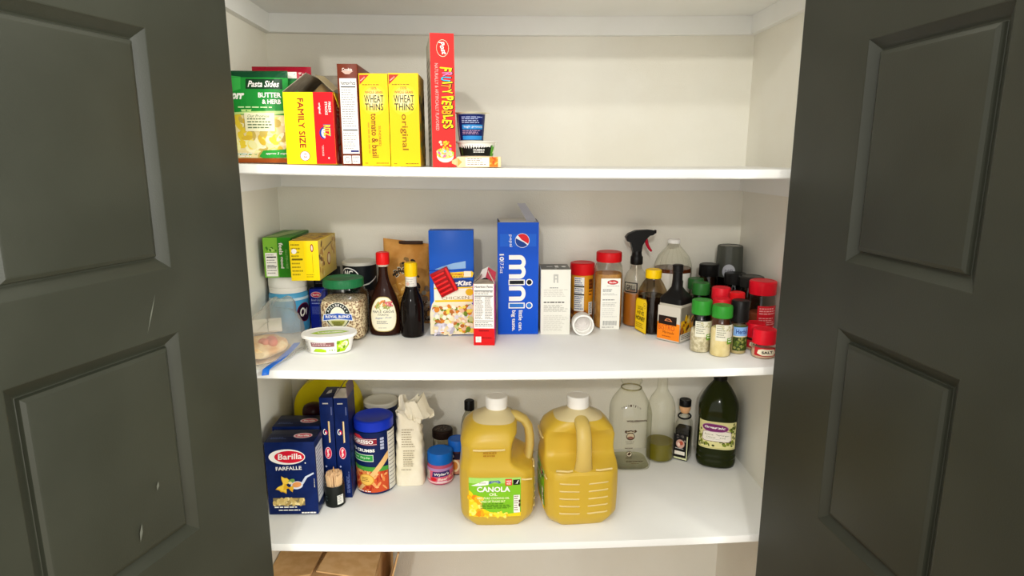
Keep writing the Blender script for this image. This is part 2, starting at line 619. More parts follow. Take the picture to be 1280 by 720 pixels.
# ------------------------------------------------------------------ soft packs
def pillow(t, w, h, T, m, name='pouch', seed=1, nx=18, ny=22, amp=.0012, lean=0.0, back=.5, y0=0.0, puff=4, m2=None, slope=0.0):
    """flexible pouch standing on its end: flat seals at the edges, bulging middle with soft wrinkles; returns its front surface"""
    rg = random.Random(seed)
    waves = [(rg.uniform(20, 70), rg.uniform(15, 60), rg.uniform(0, 6), rg.uniform(.3, 1)) for _ in range(5)]
    def bulge(u, v):
        a, b_ = min(1, abs(2 * u / w)), min(1, abs(2 * v / h - 1))
        return T * (1 - a ** puff) * (1 - b_ ** 8)
    def wr(u, v):
        return amp * sum(k * math.sin(p * u + q * v + r) for p, q, r, k in waves)
    def fn(u, v, o):
        return (u, y0 - bulge(u, v) - wr(u, v) - o - .0004 + lean * v, v * (1 - slope * u / w))
    mb = MB()
    A = [[mb.bm.verts.new(fn(-w / 2 + w * i / nx, h * j / ny, 0)) for i in range(nx + 1)] for j in range(ny + 1)]
    def fb(u, v): return (u, y0 + bulge(u, v) * back - wr(u, v) + .0006 + lean * v, v * (1 - slope * u / w))
    B = [[mb.bm.verts.new(fb(-w / 2 + w * i / nx, h * j / ny)) for i in range(nx + 1)] for j in range(ny + 1)]
    for j in range(ny):
        for i in range(nx):
            mb.face([A[j][i], A[j][i + 1], A[j + 1][i + 1], A[j + 1][i]], m)
            mb.face([B[j + 1][i], B[j + 1][i + 1], B[j][i + 1], B[j][i]], m2 or m)
    for j in range(ny):
        for i in (0, nx): mb.face([A[j][i], A[j + 1][i], B[j + 1][i], B[j][i]], m)
    for i in range(nx):
        for j in (0, ny): mb.face([A[j][i], A[j][i + 1], B[j][i + 1], B[j][i]], m)
    mb.build(name, t, angle=60)
    return fn

# ================================================================== TOP SHELF IN VIEW
# green pasta pouches and a red one, filed upright behind the left door
t = thing('pasta_pouch', 'green pasta pouch with a picture of yellow noodles, front one of the upright pouches', 'pouch', -.519, .048, on(1, -.519), 0, 'upright pasta pouches')
GRN = M('#2f9a3a', .28)
fn = pillow(t, .150, .196, .013, GRN, seed=3, lean=.05)
p = Print(.150, .196, fn, .012, .012)
p.rect(.0, .0, 1, .52, M('#e9d9a0', .3))
p.blobs(.03, .08, .97, .50, 90, [M(c, .35) for c in ('#f3e06a', '#efe9a8', '#e5c93c', '#f6efc4', '#d9b73a', '#c9b15a')], .075, .04, 5)
p.rect(0, 0, 1, .05, M('#a9541f', .4))
p.poly([(0, .5), (.3, .53), (.7, .51), (1, .55), (1, .58), (0, .58)], M('#bfe08a', .3))
p.poly([(0, .54), (.5, .56), (1, .57), (1, 1), (0, 1)], M('#1f8c35', .28))
p.poly([(0, .72), (.35, .80), (.35, .93), (0, .96)], M('#3aa84a', .28))
p.rect(0, .925, 1, 1, M('#12492a', .3))
p.rect(.42, .80, .93, .91, M('#173d22', .3))
p.text('Pasta Sides', .67, .855, .44, .07, WHITE, 0, .02, .3)
p.text('Knorr', .235, .735, .33, .095, WHITE, 0, .05, .3)
p.text('BUTTER', .75, .735, .32, .055, WHITE, 0, .03)
p.text('& HERB', .77, .665, .26, .05, WHITE, 0, .03)
p.lines(.3, .585, .95, .61, 1, M('#d9f0b8', .4), 3)
p.rect(.38, .345, .80, .545, M('#f0ecc8', .5))
p.text('Our Promise', .58, .51, .3, .03, M('#47693a', .5), 0, .0, .3)
p.lines(.42, .36, .77, .485, 4, M('#6d7f58', .5), 4)
p.poly([(.55, .07), (.62, .135), (1, .15), (1, .06), (.6, .05)], M('#2f9a3a', .3))
p.text('approx 2 cups', .8, .1, .3, .03, WHITE, 0, .01, .3)
p.lines(.05, .06, .5, .11, 3, WHITE, 6, .6)
p.build('front_print', t)
t2 = thing('pasta_pouch', 'green pasta pouch with a white top edge, half hidden behind the noodle pouch', 'pouch', -.508, .083, on(1, -.508), 0, 'upright pasta pouches')
fn = pillow(t2, .150, .198, .012, M('#17753a', .28), seed=8, lean=.03)
p = Print(.150, .198, fn, .012, .012)
p.rect(0, .93, 1, 1, M('#e8e6da', .3))
p.rect(.8, .5, 1, .9, M('#1f8c35', .28))
p.text('BU', .9, .72, .12, .05, WHITE, 0, .03)
p.text('& H', .92, .65, .12, .045, WHITE, 0, .03)
p.rect(.0, .0, 1, .30, M('#2a3a24', .4))
p.build('front_print', t2)
t3 = thing('pasta_pouch', 'dark red pouch whose top edge shows above the green pouches', 'pouch', -.505, .212, on(1, -.505), 0, 'upright pasta pouches')
fn = pillow(t3, .140, .226, .012, M('#a5152c', .28), seed=12, lean=.0)
p = Print(.135, .216, fn, .012, .012)
p.rect(.45, .9, .9, .985, M('#d43a4e', .3))
p.blobs(.5, .91, .88, .98, 24, [M('#f0c8c4', .4), M('#8e1022', .3)], .04, .012, 4)
p.build('front_print', t3)

# opened cracker box, red and yellow
t = thing('cracker_box', 'opened yellow and red cracker box with torn lid flaps standing up', 'box', -.393, .102, on(1, -.393))
W_, D_, H_ = .106, .164, .152
open_carton(t, W_, D_, H_, M('#f7d90c', .35), CARD_IN, front=M('#f7e00a', .3), right=M('#c8202a', .35), left=M('#c8202a', .35))
p = Print(W_, H_, f_front(D_ / 2))
p.rect(.60, 0, 1, 1, M('#d70f1b', .3))
for dx, dy in ((-.005, 0), (.005, .003), (0, -.003)): p.text('FAMILY SIZE', .34 + dx, .575 + dy, .12, .68, M('#9a2a17', .4), -90, .0)
p.ell(.37, .12, .105, .073, M('#c43a2a', .4))
p.ell(.37, .12, .092, .064, M('#f3e9e0', .4))
p.text('12', .38, .12, .055, .06, M('#9a2a17', .4), -90, .02)
p.text('FRESH', .925, .80, .05, .14, WHITE, -90, .02)
p.text('STACKS', .855, .78, .05, .18, WHITE, -90, .02)
p.text('original', .72, .78, .055, .15, WHITE, -90, .015)
p.ell(.80, .44, .11, .085, M('#16308c', .35), a0=95, a1=265)
p.ell(.815, .44, .085, .07, M('#f2efe4', .35), a0=95, a1=265)
p.text('RITZ', .85, .475, .15, .17, M('#16308c', .35), -90, .06)
p.text('RITZ', .85, .475, .13, .155, M('#f4d11a', .35), -90, .03)
p.lines(.72, .12, .76, .33, 2, M('#f0b8b4', .4), 3, .5, True)
p.lines(.82, .08, .87, .11, 1, WHITE, 3, .5, True)
p.rect(0, 0, 1, .008, M('#b8860b', .5))
p.build('front_print', t)
p = Print(D_, H_, f_right(W_ / 2))
p.blobs(.05, .1, .95, .6, 40, [M(c, .4) for c in ('#e9b9a0', '#d9806a', '#f2e0c8', '#b3241f')], .07, .05, 9)
p.text('RITZ', .25, .72, .2, .3, M('#f0d0c0', .4), -90, .03)
p.build('side_print', t)
flap(t, (W_ / 2, D_ / 2, H_), (-W_ / 2, D_ / 2, H_), (0, -.012, .052), CARD_IN, CARD_IN, .12)
flap(t, (-W_ / 2, D_ / 2, H_), (-W_ / 2, -D_ / 2, H_), (.050, .0, .040), CARD_IN, CARD_IN, .05)
flap(t, (W_ / 2, -D_ / 2 + .01, H_ + .001), (W_ / 2, D_ / 2 - .01, H_ + .001), (.012, 0, -.046), M('#d9b92a', .4), M('#f0d21c', .35), .1)
flap(t, (-.003, -.005, H_ + .044), (.052, -.072, H_ + .002), (.004, .05, .006), M('#dcc98a', .5), M('#b9a983', .6), .1)
mb = MB()
rg = random.Random(4)
rr = []
for i in range(7):
    z = .09 + .085 * i / 6
    k = [.9, .95, .95, .9, .75, .5, .18][i]
    rr.append([(.008 + (.040 * k + rg.uniform(-.003, .003)) * math.cos(2 * PI * j / 18), .02 + (.05 * k + rg.uniform(-.003, .003)) * math.sin(2 * PI * j / 18), z + rg.uniform(-.004, .004)) for j in range(18)])
mb.loft(rr, translucent('waxed_liner', '#b99a68', '#c9b084', .2))
mb.build('liner_bag', t, angle=70)

# narrow brown carton showing its nutrition panel
t = thing('cereal_box', 'brown carton seen edge on with a white nutrition panel', 'box', -.3075, .108, on(1, -.3075), 0)
W_, D_, H_ = .043, .17, .213
BRN = M('#6a2a14', .35)
carton(t, W_, D_, H_, BRN)
p = Print(W_, H_, f_front(D_ / 2))
p.facts(.10, .12, .93, .86, 3, 16)
p.text('Cookie', .5, .945, .5, .03, M('#e8d8d0', .4), 0, .03)
p.poly([(.2, .93), (.8, .93), (.6, .90), (.4, .90)], M('#c9a596', .4))
p.rect(.10, .02, .5, .10, WHITE)
p.ell(.3, .06, .13, .03, M('#7d6f68', .5))
p.ell(.3, .06, .10, .023, WHITE)
p.rect(.55, .02, .93, .10, WHITE)
p.lines(.58, .03, .9, .09, 3, GREY, 2)
p.rect(.5, .135, .9, .155, M('#3a3a70', .5))
p.build('front_print', t)
p = Print(D_, H_, f_right(W_ / 2))
p.text('COOKIE', .2, .70, .2, .35, M('#b8805e', .4), -90, .03)
p.blobs(.05, .05, .6, .5, 30, [M(c, .4) for c in ('#7a4a26', '#b98a52', '#d9c29a', '#30140c')], .06, .04, 2)
p.build('side_print', t)

# two yellow cracker boxes side by side
def wheat_box(x, d, w, h, label, flavour):
    t = thing('cracker_box', label, 'box', x, .02 + d / 2, on(1, x), 0, 'yellow cracker boxes')
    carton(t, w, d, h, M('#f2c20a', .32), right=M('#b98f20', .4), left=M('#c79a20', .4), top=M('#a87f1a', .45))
    p = Print(w, h, f_front(d / 2))
    p.rect(0, 0, 1, 1, M('#f2c20a', .32))
    p.poly([(.02, .985), (.02, .88), (.36, .985)], M('#b5301f', .35))
    p.text('NABISCO', .13, .94, .17, .05, M('#f0c8b8', .4), 30, .02)
    rg = random.Random(2)
    for i in range(14):
        p.ell(.5, .72, .46 - .02 * i, .17 - .0085 * i, M(['#f4ca22', '#f6d650', '#f8e07c', '#faeaa4'][min(3, i // 4)], .32), step=1e-5)
    p.lines(.12, .872, .9, .885, 1, M('#8a6a14', .4), 4, .7)
    p.text('100%', .5, .845, .22, .03, M('#b5761f', .4), 0, .02)
    p.text('WHOLE GRAIN', .5, .80, .62, .03, M('#a8541f', .4), 0, .02)
    p.text('WHEAT', .5, .730, .68, .080, M('#2c2c2a', .4), 0, .012)
    p.text('THINS', .5, .645, .64, .075, M('#2c2c2a', .4), 0, .012)
    flavour(p)
    p.lines(.1, .02, .25, .035, 1, M('#6a4a10', .4), 1)
    p.lines(.5, .02, .95, .035, 1, M('#6a4a10', .4), 2)
    p.build('front_print', t)
    q = Print(d, h, f_right(w / 2))
    q.blobs(.05, .05, .95, .75, 46, [M(c, .4) for c in ('#8a6420', '#4a3a18', '#6e7a3a', '#d9b860', '#3a2a12')], .09, .05, 5)
    q.build('side_print', t)
    return t
def f1(p):
    p.text('tomato & basil', .48, .335, .23, .48, M('#7a3a10', .4), -90, .012)
    p.text('SUNDRIED', .66, .33, .08, .22, M('#9a6a14', .4), -90, .01)
    p.lines(.24, .14, .30, .60, 1, M('#c29a1a', .4), 4, .8, True)
def f2(p):
    p.text('original', .48, .375, .27, .39, M('#8a5f0a', .4), -90, .012)
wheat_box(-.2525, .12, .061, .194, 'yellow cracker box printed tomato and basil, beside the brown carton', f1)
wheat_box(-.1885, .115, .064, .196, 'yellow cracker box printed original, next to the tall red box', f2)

# tall red cereal box
W_, D_, H_ = .051, .185, .278
t = thing('cereal_box', 'tall red cereal box with colourful bubble lettering down its side', 'box', -.117, .112, on(1, -.117), 8)
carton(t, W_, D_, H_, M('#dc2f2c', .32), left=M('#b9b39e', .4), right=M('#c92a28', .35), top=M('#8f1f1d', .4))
p = Print(W_, H_, f_front(D_ / 2))
p.rect(0, 0, 1, 1, M('#dc2f2c', .32))
p.ell(.52, .892, .29, .070, M('#b3321c', .35))
p.ell(.52, .892, .26, .063, M('#f0d9c0', .35))
p.ell(.52, .892, .245, .059, M('#d6281f', .35))
p.text('Post', .52, .892, .32, .090, WHITE, -75, .03, .3)
seq = [('F', '#f9dc1e'), ('R', '#f07ab0'), ('U', '#38b8e8'), ('I', '#f9dc1e'), ('T', '#f2922a'), ('Y', '#f9dc1e'), (' ', ''), ('P', '#f9dc1e'), ('E', '#f2dc1e'), ('B', '#f9dc1e'), ('B', '#f2a01e'), ('L', '#f9dc1e'), ('E', '#f9dc1e'), ('S', '#f9dc1e')]
z = .755
for i, (ch, col) in enumerate(seq):
    k = .034 if ch != 'I' else .018
    if ch == ' ':
        z -= .016
        continue
    big = .52 if ch in 'FP' else .44
    dx = .66 + (.03 if i % 2 else -.02)
    p.text(ch, dx + .015, z - k / 2 - .002, big + .05, k + .007, M('#2a2118', .4), -90 + (8 if i % 2 else -8), .05)
    p.text(ch, dx, z - k / 2, big, k, M(col, .32), -90 + (8 if i % 2 else -8), .03)
    z -= k + .0015
p.text('NATURALLY & ARTIFICIALLY FLAVORED', .24, .53, .14, .50, M('#f7b5ae', .4), -90, .0)
# bowl of bright flakes (the picture at the foot of the box)
p.ell(.54, .085, .36, .05, M('#f4ead2', .35), a0=170, a1=370)
p.ell(.54, .10, .37, .035, M('#f8e25a', .35))
p.blobs(.2, .075, .88, .145, 60, [M(c, .35) for c in ('#f7c12c', '#f59a2c', '#ef6aa0', '#5cc3ea', '#8fd14a', '#fbe98a', '#f3d9b0')], .07, .012, 8, True)
p.blobs(.25, .14, .8, .20, 12, [M(c, .35) for c in ('#f7c12c', '#f59a2c', '#f3d9b0')], .06, .010, 3, True)
p.build('front_print', t)
p = Print(D_, H_, f_left(W_ / 2))
p.lines(.05, .1, .95, .85, 16, M('#8d8874', .5), 8, .5)
p.build('side_print', t)

# little stack of snack cups
t = thing('snack_tray', 'flat peach and orange snack pack lying under the two cups', 'pack', -.0285, .066, on(1, -.0285))
carton(t, .098, .085, .0235, M('#f3d3a4', .4), name='body', seam=False, bev=.002)
p = Print(.098, .0235, f_front(.0425))
p.rect(.74, .04, .93, .96, M('#f07a1e', .4))
p.rect(.2, .1, .72, .9, M('#f6efe2', .4))
p.lines(.24, .15, .68, .85, 4, M('#9a8a78', .5), 3)
p.poly([(.02, .1), (.12, .5), (.02, .9)], M('#e0a452', .4))
p.blobs(.76, .1, .92, .9, 10, [M('#f5b04a', .4), M('#c9541a', .4)], .03, .1, 2)
p.build('front_print', t)
flap(t, (-.049, -.042, .020), (-.049, -.042, .004), (-.010, -.004, 0), M('#e9c088', .4), M('#e9c088', .4), .3)
z1 = on(1, -.0285) + .0239
t = thing('snack_cup', 'black and green snack tub with a pale rim, under the blue cup', 'cup', -.034, .068, z1)
mb = MB()
mb.lathe([(.034, 0), (.036, .001), (.0425, .0295), (.0425, .031)], M('#f0efe6', .35), 44)
mb.build('tub', t)
mb = MB()
mb.lathe([(.0425, .0305), (.0465, .0308), (.0470, .0320), (.0465, .0332), (.042, .0335)], M('#e6e4da', .35), 44)
mb.build('rim', t)
p = Print(.21, .027, lambda u, v, o: ((.0363 + v * .205 + o) * math.sin(u / .039 + .1), -(.0363 + v * .205 + o) * math.cos(u / .039 + .1), .0016 + v), .006)
p.rect(0.02, .0, .66, 1, M('#191a17', .35))
p.rect(.66, .0, .80, 1, M('#57a82c', .35))
p.rect(.80, 0, .98, 1, M('#20211d', .35))
p.rect(.30, 0, .305, 1, M('#6fb344', .35))
p.text('ORGANIC', .51, .78, .15, .16, WHITE, 0, .02)
p.text('HUMMUS', .51, .48, .12, .15, WHITE, 0, .03)
p.lines(.45, .2, .57, .34, 1, WHITE, 2)
p.poly([(.69, .2), (.73, .8), (.76, .5), (.74, .25)], M('#d8efb4', .35))
p.build('label', t)
t = thing('snack_cup', 'dark blue snack cup with a peel-off foil lid, topmost of the little stack', 'cup', -.046, .068, z1 + .0337)
mb = MB()
mb.lathe([(.0255, 0), (.027, .001), (.0325, .060), (.0325, .061)], translucent('cup_plastic', '#dcdacb', '#e8e4d2', .3), 44)
mb.build('cup', t)
mb = MB()
mb.lathe([(.0325, .0605), (.0352, .0610), (.0355, .0620), (.0352, .0626), (.03, .0630)], M('#d9d2b4', .35, .3), 44)
foil = mb.build('foil_lid', t)
mb = MB()
mb.box(.031, .042, -.012, -.004, .0612, .0619, M('#d6c78e', .35, .3), .0002)
mb.build('pull_tab', foil)
p = Print(.17, .056, lambda u, v, o: ((.0271 + v * .0945 + o) * math.sin(u / .030), -(.0271 + v * .0945 + o) * math.cos(u / .030), .0022 + v), .005)
p.rect(.16, 0, .74, 1, M('#131f58', .3))
p.rect(.16, 0, .30, 1, M('#0d0f1a', .3))
p.rect(.30, 0, .315, 1, M('#c9cede', .3))
p.text('/', .24, .6, .06, .2, WHITE, 0, .02)
for y0, y1, c in ((.80, .92, '#1a2a70'), (.42, .60, '#2f86c9'), (.02, .17, '#2f86c9')):
    p.rect(.38, y0, .68, y1, M(c, .3))
p.lines(.38, .62, .70, .90, 4, M('#b9c4e6', .4), 5, .35)
p.text('high protein', .54, .51, .26, .10, WHITE, 0, .0)
p.lines(.38, .20, .66, .38, 3, M('#c8a0c0', .4), 6, .35)
p.build('label', t)
# ================================================================== MIDDLE SHELF
# blue tub with two cartons lying on top, left corner
x = -.572
t = thing('drink_mix_tub', 'blue powder tub with a white screw lid, under the green and yellow cartons', 'tub', x, .35, on(2, x))
mb = MB()
mb.lathe([(.048, 0), (.051, .002), (.0525, .006), (.0525, .104), (.051, .108), (.049, .110), (.048, .112)], M('#55a9d8', .3), 48)
mb.build('body', t)
mb = MB()
mb.lathe([(.0485, .111), (.0505, .112), (.0505, .124), (.0485, .126)], WHITE, 48)
mb.build('collar', t)
cap_mesh(.051, .126, .1602, WHITE, 60).build('lid', t)
p = Print(.2, .1, f_cyl(.0526, .005), .006)
p.rect(.02, .02, .98, .93, M('#4aa3d6', .3))
p.rect(.02, .86, .98, .93, M('#cfe6f2', .3))
p.ell(.80, .50, .125, .27, M('#7a1030', .35))
p.ell(.80, .50, .115, .245, M('#2a0d28', .35))
p.text('Ov', .79, .51, .14, .26, WHITE, 8, .03, .2)
p.lines(.38, .4, .48, .7, 5, M('#21609a', .4), 2)
p.build('label', t)
zt = on(2, x) + .1606
def long_box(name, label, cx, cy, w, d, h, rz, m, r, tp, group):
    t = thing(name, label, 'box', cx, cy, zt, rz, group)
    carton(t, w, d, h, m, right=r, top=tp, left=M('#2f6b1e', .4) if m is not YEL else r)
    return t
W_, D_, H_ = .073, .185, .108
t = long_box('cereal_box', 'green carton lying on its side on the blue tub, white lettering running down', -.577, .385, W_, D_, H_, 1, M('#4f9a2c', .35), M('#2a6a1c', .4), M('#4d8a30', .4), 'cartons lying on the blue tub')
p = Print(W_, H_, f_front(D_ / 2))
p.rect(0, 0, .52, 1, M('#7ab43a', .35))
p.rect(.52, 0, 1, 1, M('#2f8a1e', .35))
p.rect(.06, .03, .48, .62, WHITE)
p.lines(.10, .06, .45, .58, 8, GREY, 3, .35)
p.rect(.10, .50, .45, .53, INK)
p.rect(.10, .27, .45, .29, INK)
p.text('feels', .645, .72, .15, .30, WHITE, -90, .03)
p.text('good', .645, .38, .15, .30, WHITE, -90, .03)
p.text('GLUTEN FREE', .83, .46, .08, .48, M('#9ed07a', .4), -90, .0)
p.blobs(.05, .66, .47, .76, 10, [M('#3f7a24', .4), M('#a8cf6a', .4)], .05, .03, 5)
p.build('front_print', t)
p = Print(W_, D_, f_top(H_ + .0008))
p.poly([(.05, -.45), (.5, -.45), (.95, .45), (.5, .45)], M('#9cb86c', .4))
p.build('top_print', t)
W_, D_, H_ = .074, .185, .105
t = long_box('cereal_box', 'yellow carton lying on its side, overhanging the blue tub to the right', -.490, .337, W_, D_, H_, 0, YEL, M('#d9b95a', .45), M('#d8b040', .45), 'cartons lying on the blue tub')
p = Print(W_, H_, f_front(D_ / 2))
p.rect(0, 0, .5, 1, M('#f2d419', .35))
p.lines(.05, .08, .44, .92, 9, M('#a08a14', .4), 7, .4)
p.rect(.06, .52, .44, .56, M('#6f6210', .4))
p.ell(.15, .74, .09, .065, WHITE)
p.ell(.78, .82, .055, .10, M('#9a2a1c', .4))
p.ell(.78, .82, .030, .07, M('#f3d9c0', .4))
p.rect(.775, .2, .785, .66, M('#9a8410', .4))
p.lines(.54, .06, .9, .16, 2, M('#b09a14', .4), 3)
p.build('front_print', t)
p = Print(D_, H_, f_right(W_ / 2))
p.ell(.55, .42, .10, .17, M('#a8402c', .4))
p.ell(.55, .42, .075, .13, M('#e3cf9a', .4))
p.poly([(.1, .62), (.75, .80), (.75, .84), (.1, .67)], M('#8a6a2a', .4))
p.blobs(.02, .1, .3, .9, 22, [M(c, .4) for c in ('#b98a3a', '#6f4a1e', '#e6cf84')], .05, .06, 6)
p.blobs(.7, .5, .98, .95, 12, [M(c, .4) for c in ('#b98a3a', '#e6cf84')], .05, .06, 7)
p.build('side_print', t)
p = Print(W_, D_, f_top(H_ + .0008))
p.blobs(.1, -.45, .9, .4, 26, [M(c, .4) for c in ('#b98a3a', '#8a5a22', '#e6c860')], .1, .06, 9)
p.build('top_print', t)
x = -.486
t = thing('tea_box', 'black carton in the shadow under the yellow one, by the back wall', 'box', x, .442, on(2, x))
carton(t, .055, .095, .1600, M('#16161c', .5))
p = Print(.055, .16, f_front(.0475))
p.lines(.1, .75, .9, .9, 3, M('#5a5a66', .5), 4)
p.build('front_print', t)
x = -.494
t = thing('crumb_box', 'deep blue carton with a pink oval, standing between the blue tub and the rice jar', 'box', x, .370, on(2, x))
BLU = M('#1428a0', .3)
carton(t, .045, .028, .117, BLU)
p = Print(.045, .117, f_front(.014))
p.ell(.42, .86, .33, .075, M('#f0c4cc', .35))
p.ell(.42, .86, .29, .058, M('#d83a5a', .35))
p.text('Barilla', .42, .86, .42, .045, WHITE, 0, .02)
p.text('Bread Crumbs', .46, .73, .72, .055, M('#c9d2f4', .4), 0, .01, .2)
p.lines(.12, .60, .85, .66, 1, M('#9aa8e6', .4), 3)
p.lines(.12, .36, .85, .56, 5, M('#6f80d8', .4), 4, .4)
p.build('front_print', t)

# clear jar of mixed rice
x = -.406
t = thing('rice_jar', 'clear square jar of mixed rice with a green lid and a round blue banner label', 'jar', x, .300, on(2, x))
RICE = textured('mixed_rice', '#7a5638', '#ead9b6', .7, 190, .6, 220, .40, .56, (1, 1, 1), .003)
mb = MB()
mb.loft([ring(w * .96, w * .96, z, n) for w, z, n in ((.108, .0015, 5), (.116, .006, 5), (.118, .05, 5), (.118, .094, 5), (.110, .106, 4.5))], RICE)
o = mb.build('rice', t)
mb = MB()
mb.loft([ring(w, w, z, n) for w, z, n in ((.110, 0, 5), (.119, .003, 5), (.1215, .012, 5), (.1215, .110, 5), (.116, .122, 4.5), (.104, .130, 3), (.100, .134, 2.2), (.100, .142, 2))], CLEARP, True, False)
mb.build('jar_wall', t)
cap_mesh(.0545, .139, .1625, M('#1f6b3f', .35), 64, dome=0).build('lid', t)
p = Print(.1, .1, lambda u, v, o: (u, -.0610 - o, v + .014))
p.ell(.45, .56, .34, .36, M('#e9e6d6', .4))
p.ell(.45, .56, .325, .345, M('#1c2620', .4))
p.ell(.45, .56, .20, .24, M('#e8e4cf', .4))
p.ell(.45, .50, .27, .27, M('#c9c89a', .4), a0=180, a1=360)
p.ell(.45, .42, .18, .14, M('#8a8c3a', .4), a0=180, a1=360)
for i, ch in enumerate('RICESELECT'):
    a = R(155 - 130 * i / 9)
    p.text(ch, .45 + .265 * math.cos(a), .56 + .29 * math.sin(a), .052, .06, WHITE, math.degrees(a) - 90, .02)
p.poly([(.05, .42), (.08, .60), (.45, .64), (.82, .60), (.85, .42), (.45, .46)], M('#e8ecf4', .4))
p.poly([(.07, .44), (.09, .585), (.45, .625), (.81, .585), (.83, .44), (.45, .475)], M('#2a56b0', .4))
p.text('ROYAL BLEND', .45, .535, .64, .075, WHITE, 0, .03)
p.lines(.33, .27, .57, .38, 3, M('#4a4c30', .4), 4)
p.build('label', t)

# black canister behind
x = -.386
t = thing('coffee_canister', 'black canister with a pale flat lid behind the rice jar', 'canister', x, .424, on(2, x))
mb = MB()
mb.lathe([(.046, 0), (.048, .002), (.048, .179), (.047, .180)], M('#14171a', .4), 48)
mb.build('body', t)
cap_mesh(.0495, .1795, .190, M('#c9c7bc', .4), 0, 48).build('lid', t)
p = Print(.14, .17, f_cyl(.0481), .006)
p.ell(.32, .86, .24, .17, WHITE, a0=10, a1=170)
p.ell(.32, .86, .220, .153, M('#14171a', .4), a0=5, a1=175)
p.text('NC', .32, .935, .22, .10, WHITE, 0, .03)
p.poly([(.5, .70), (.75, .74), (.98, .84), (.98, .86), (.75, .765), (.5, .72)], M('#d8d8d0', .4))
p.blobs(.45, .05, .98, .62, 30, [M(c, .4) for c in ('#3a2a24', '#241a18', '#4f3a30')], .06, .05, 3)
p.build('label', t)

# margarine tub
x = -.415
t = thing('margarine_tub', 'oval white margarine tub with a lime green swoosh on the lid, by the shelf edge', 'tub', x, .160, on(2, x), 6)
mb = MB()
mb.loft([ring(w, d, z, 2.2, 52) for w, d, z in ((.100, .070, 0), (.106, .076, .001), (.122, .090, .040), (.122, .090, .042))], WHITE)
mb.build('body', t)
mb = MB()
mb.loft([ring(w, d, z, 2.2, 52) for w, d, z in ((.124, .092, .0395), (.136, .104, .040), (.137, .105, .042), (.136, .104, .0465), (.134, .102, .048), (.128, .096, .048), (.126, .094, .047), (.124, .092, .047))], WHITE)
lid = mb.build('lid', t)
p = Print(.12, .09, f_top(.0470))
LIME = M('#a9cc1c', .35)
p.poly([(.12, -.1), (.3, .12), (.5, .2), (.72, .16), (.92, .02), (.78, -.12), (.5, -.2), (.3, -.22)], LIME)
p.poly([(.25, -.03), (.5, .08), (.74, .06), (.8, -.02), (.5, -.08), (.3, -.1)], M('#f0f4d8', .35))
p.lines(.3, -.06, .72, .04, 2, M('#6f8a1a', .4), 3)
p.build('lid_print', lid)
def f_tub(u, v, o):
    k = .106 + (.122 - .106) * v / .039
    a = u / .058
    w, d = k / 2 + o + .0004, (k - .030) / 2 + o + .0004
    c, s_ = math.sin(a), -math.cos(a)
    n = 2.2
    return (w * math.copysign(abs(c) ** (2 / n), c), d * math.copysign(abs(s_) ** (2 / n), s_), .0012 + v)
p = Print(.15, .038, f_tub, .005)
p.rect(.22, .5, .60, .80, M('#8a5a5a', .4))
p.lines(.25, .54, .57, .76, 2, M('#d9bcbc', .4), 4)
p.poly([(.24, .15), (.3, .36), (.40, .38), (.48, .28), (.48, .12)], LIME)
p.poly([(.64, .08), (.64, .88), (.86, .9), (.9, .5), (.80, .1)], LIME)
p.ell(.80, .62, .06, .2, M('#f2f6dc', .4))
p.blobs(.66, .1, .80, .85, 10, [M('#d9e88a', .4), M('#6f9a1a', .4)], .03, .12, 3)
p.blobs(.50, .2, .62, .3, 4, [M('#8aa83a', .4)], .012, .05, 3)
p.rect(.02, .1, .16, .85, M('#d2d0c6', .4))
p.lines(.03, .14, .15, .8, 7, GREY, 5)
p.build('label', t)

# zip bag with food
t = thing('food_bag', 'clear puffy zip bag of leftovers with blue zip edge at the left shelf end', 'bag', -.556, .130, on(2, -.556))
rg = random.Random(11)
mb = MB()
def bag_pt(a, k):
    # k 0..1 from the rim on the shelf to the crown; plump towards the back, flat at the zip
    rx, ry = .070 * (1 - .62 * k ** 1.8), .125 * (1 - .60 * k ** 1.8)
    c, s_ = math.cos(a), math.sin(a)
    z = .002 + .098 * math.sin(k * PI / 2) * (1 + .22 * s_)
    w = 1 + .06 * math.sin(3 * a + 5 * k) + .05 * math.sin(7 * a + 11 * k) + .035 * math.sin(11 * a - 14 * k)
    return (rx * c * w + .004, .008 + ry * s_ * w + .045 * k, z * (1 + .05 * math.sin(5 * a + 3 * k)))
mb.loft([[bag_pt(2 * PI * j / 40, i / 12) for j in range(40)] for i in range(13)], FILM)
mb.build('film', t, angle=80)
mb = MB()
rr = []
for i in range(9):
    k = i / 8
    y = -.095 + .145 * k
    s_ = math.sin(PI * (.12 + .8 * k)) ** .6
    rr.append([(-.012 + .062 * s_ * math.cos(2 * PI * j / 20), y, .024 + .021 * s_ * math.sin(2 * PI * j / 20) + .002 * math.sin(j * 1.7 + i)) for j in range(20)])
mb.loft(rr, textured('bread_crust', '#d9a56a', '#ecd2a2', .7, 40, .4, 160))
mb.build('bread', t, angle=60)
mb = MB()
for i, (bx, by) in enumerate(((.012, -.055), (.022, -.04), (.004, -.05), (.016, -.03), (.028, -.055))):
    mb.lathe([(.001, .034), (.009, .036), (.012, .043), (.010, .049), (.002, .052)], M('#c9735c', .4), 12, cx=bx, cy=by)
mb.build('ham', t, angle=60)
mb = MB()
m = Matrix.Translation((-.018, .028, .062)) @ Matrix.Rotation(R(20), 4, 'Z') @ Matrix.Rotation(R(32), 4, 'X')
mb.box(-.052, .006, -.022, .022, -.003, .003, M('#cfccc0', .5), .001, rot=m)
mb.box(.0075, .040, -.022, .022, -.003, .003, M('#dedbd0', .5), .001, rot=m)
mb.build('wrapped_slices', t)
mb = MB()
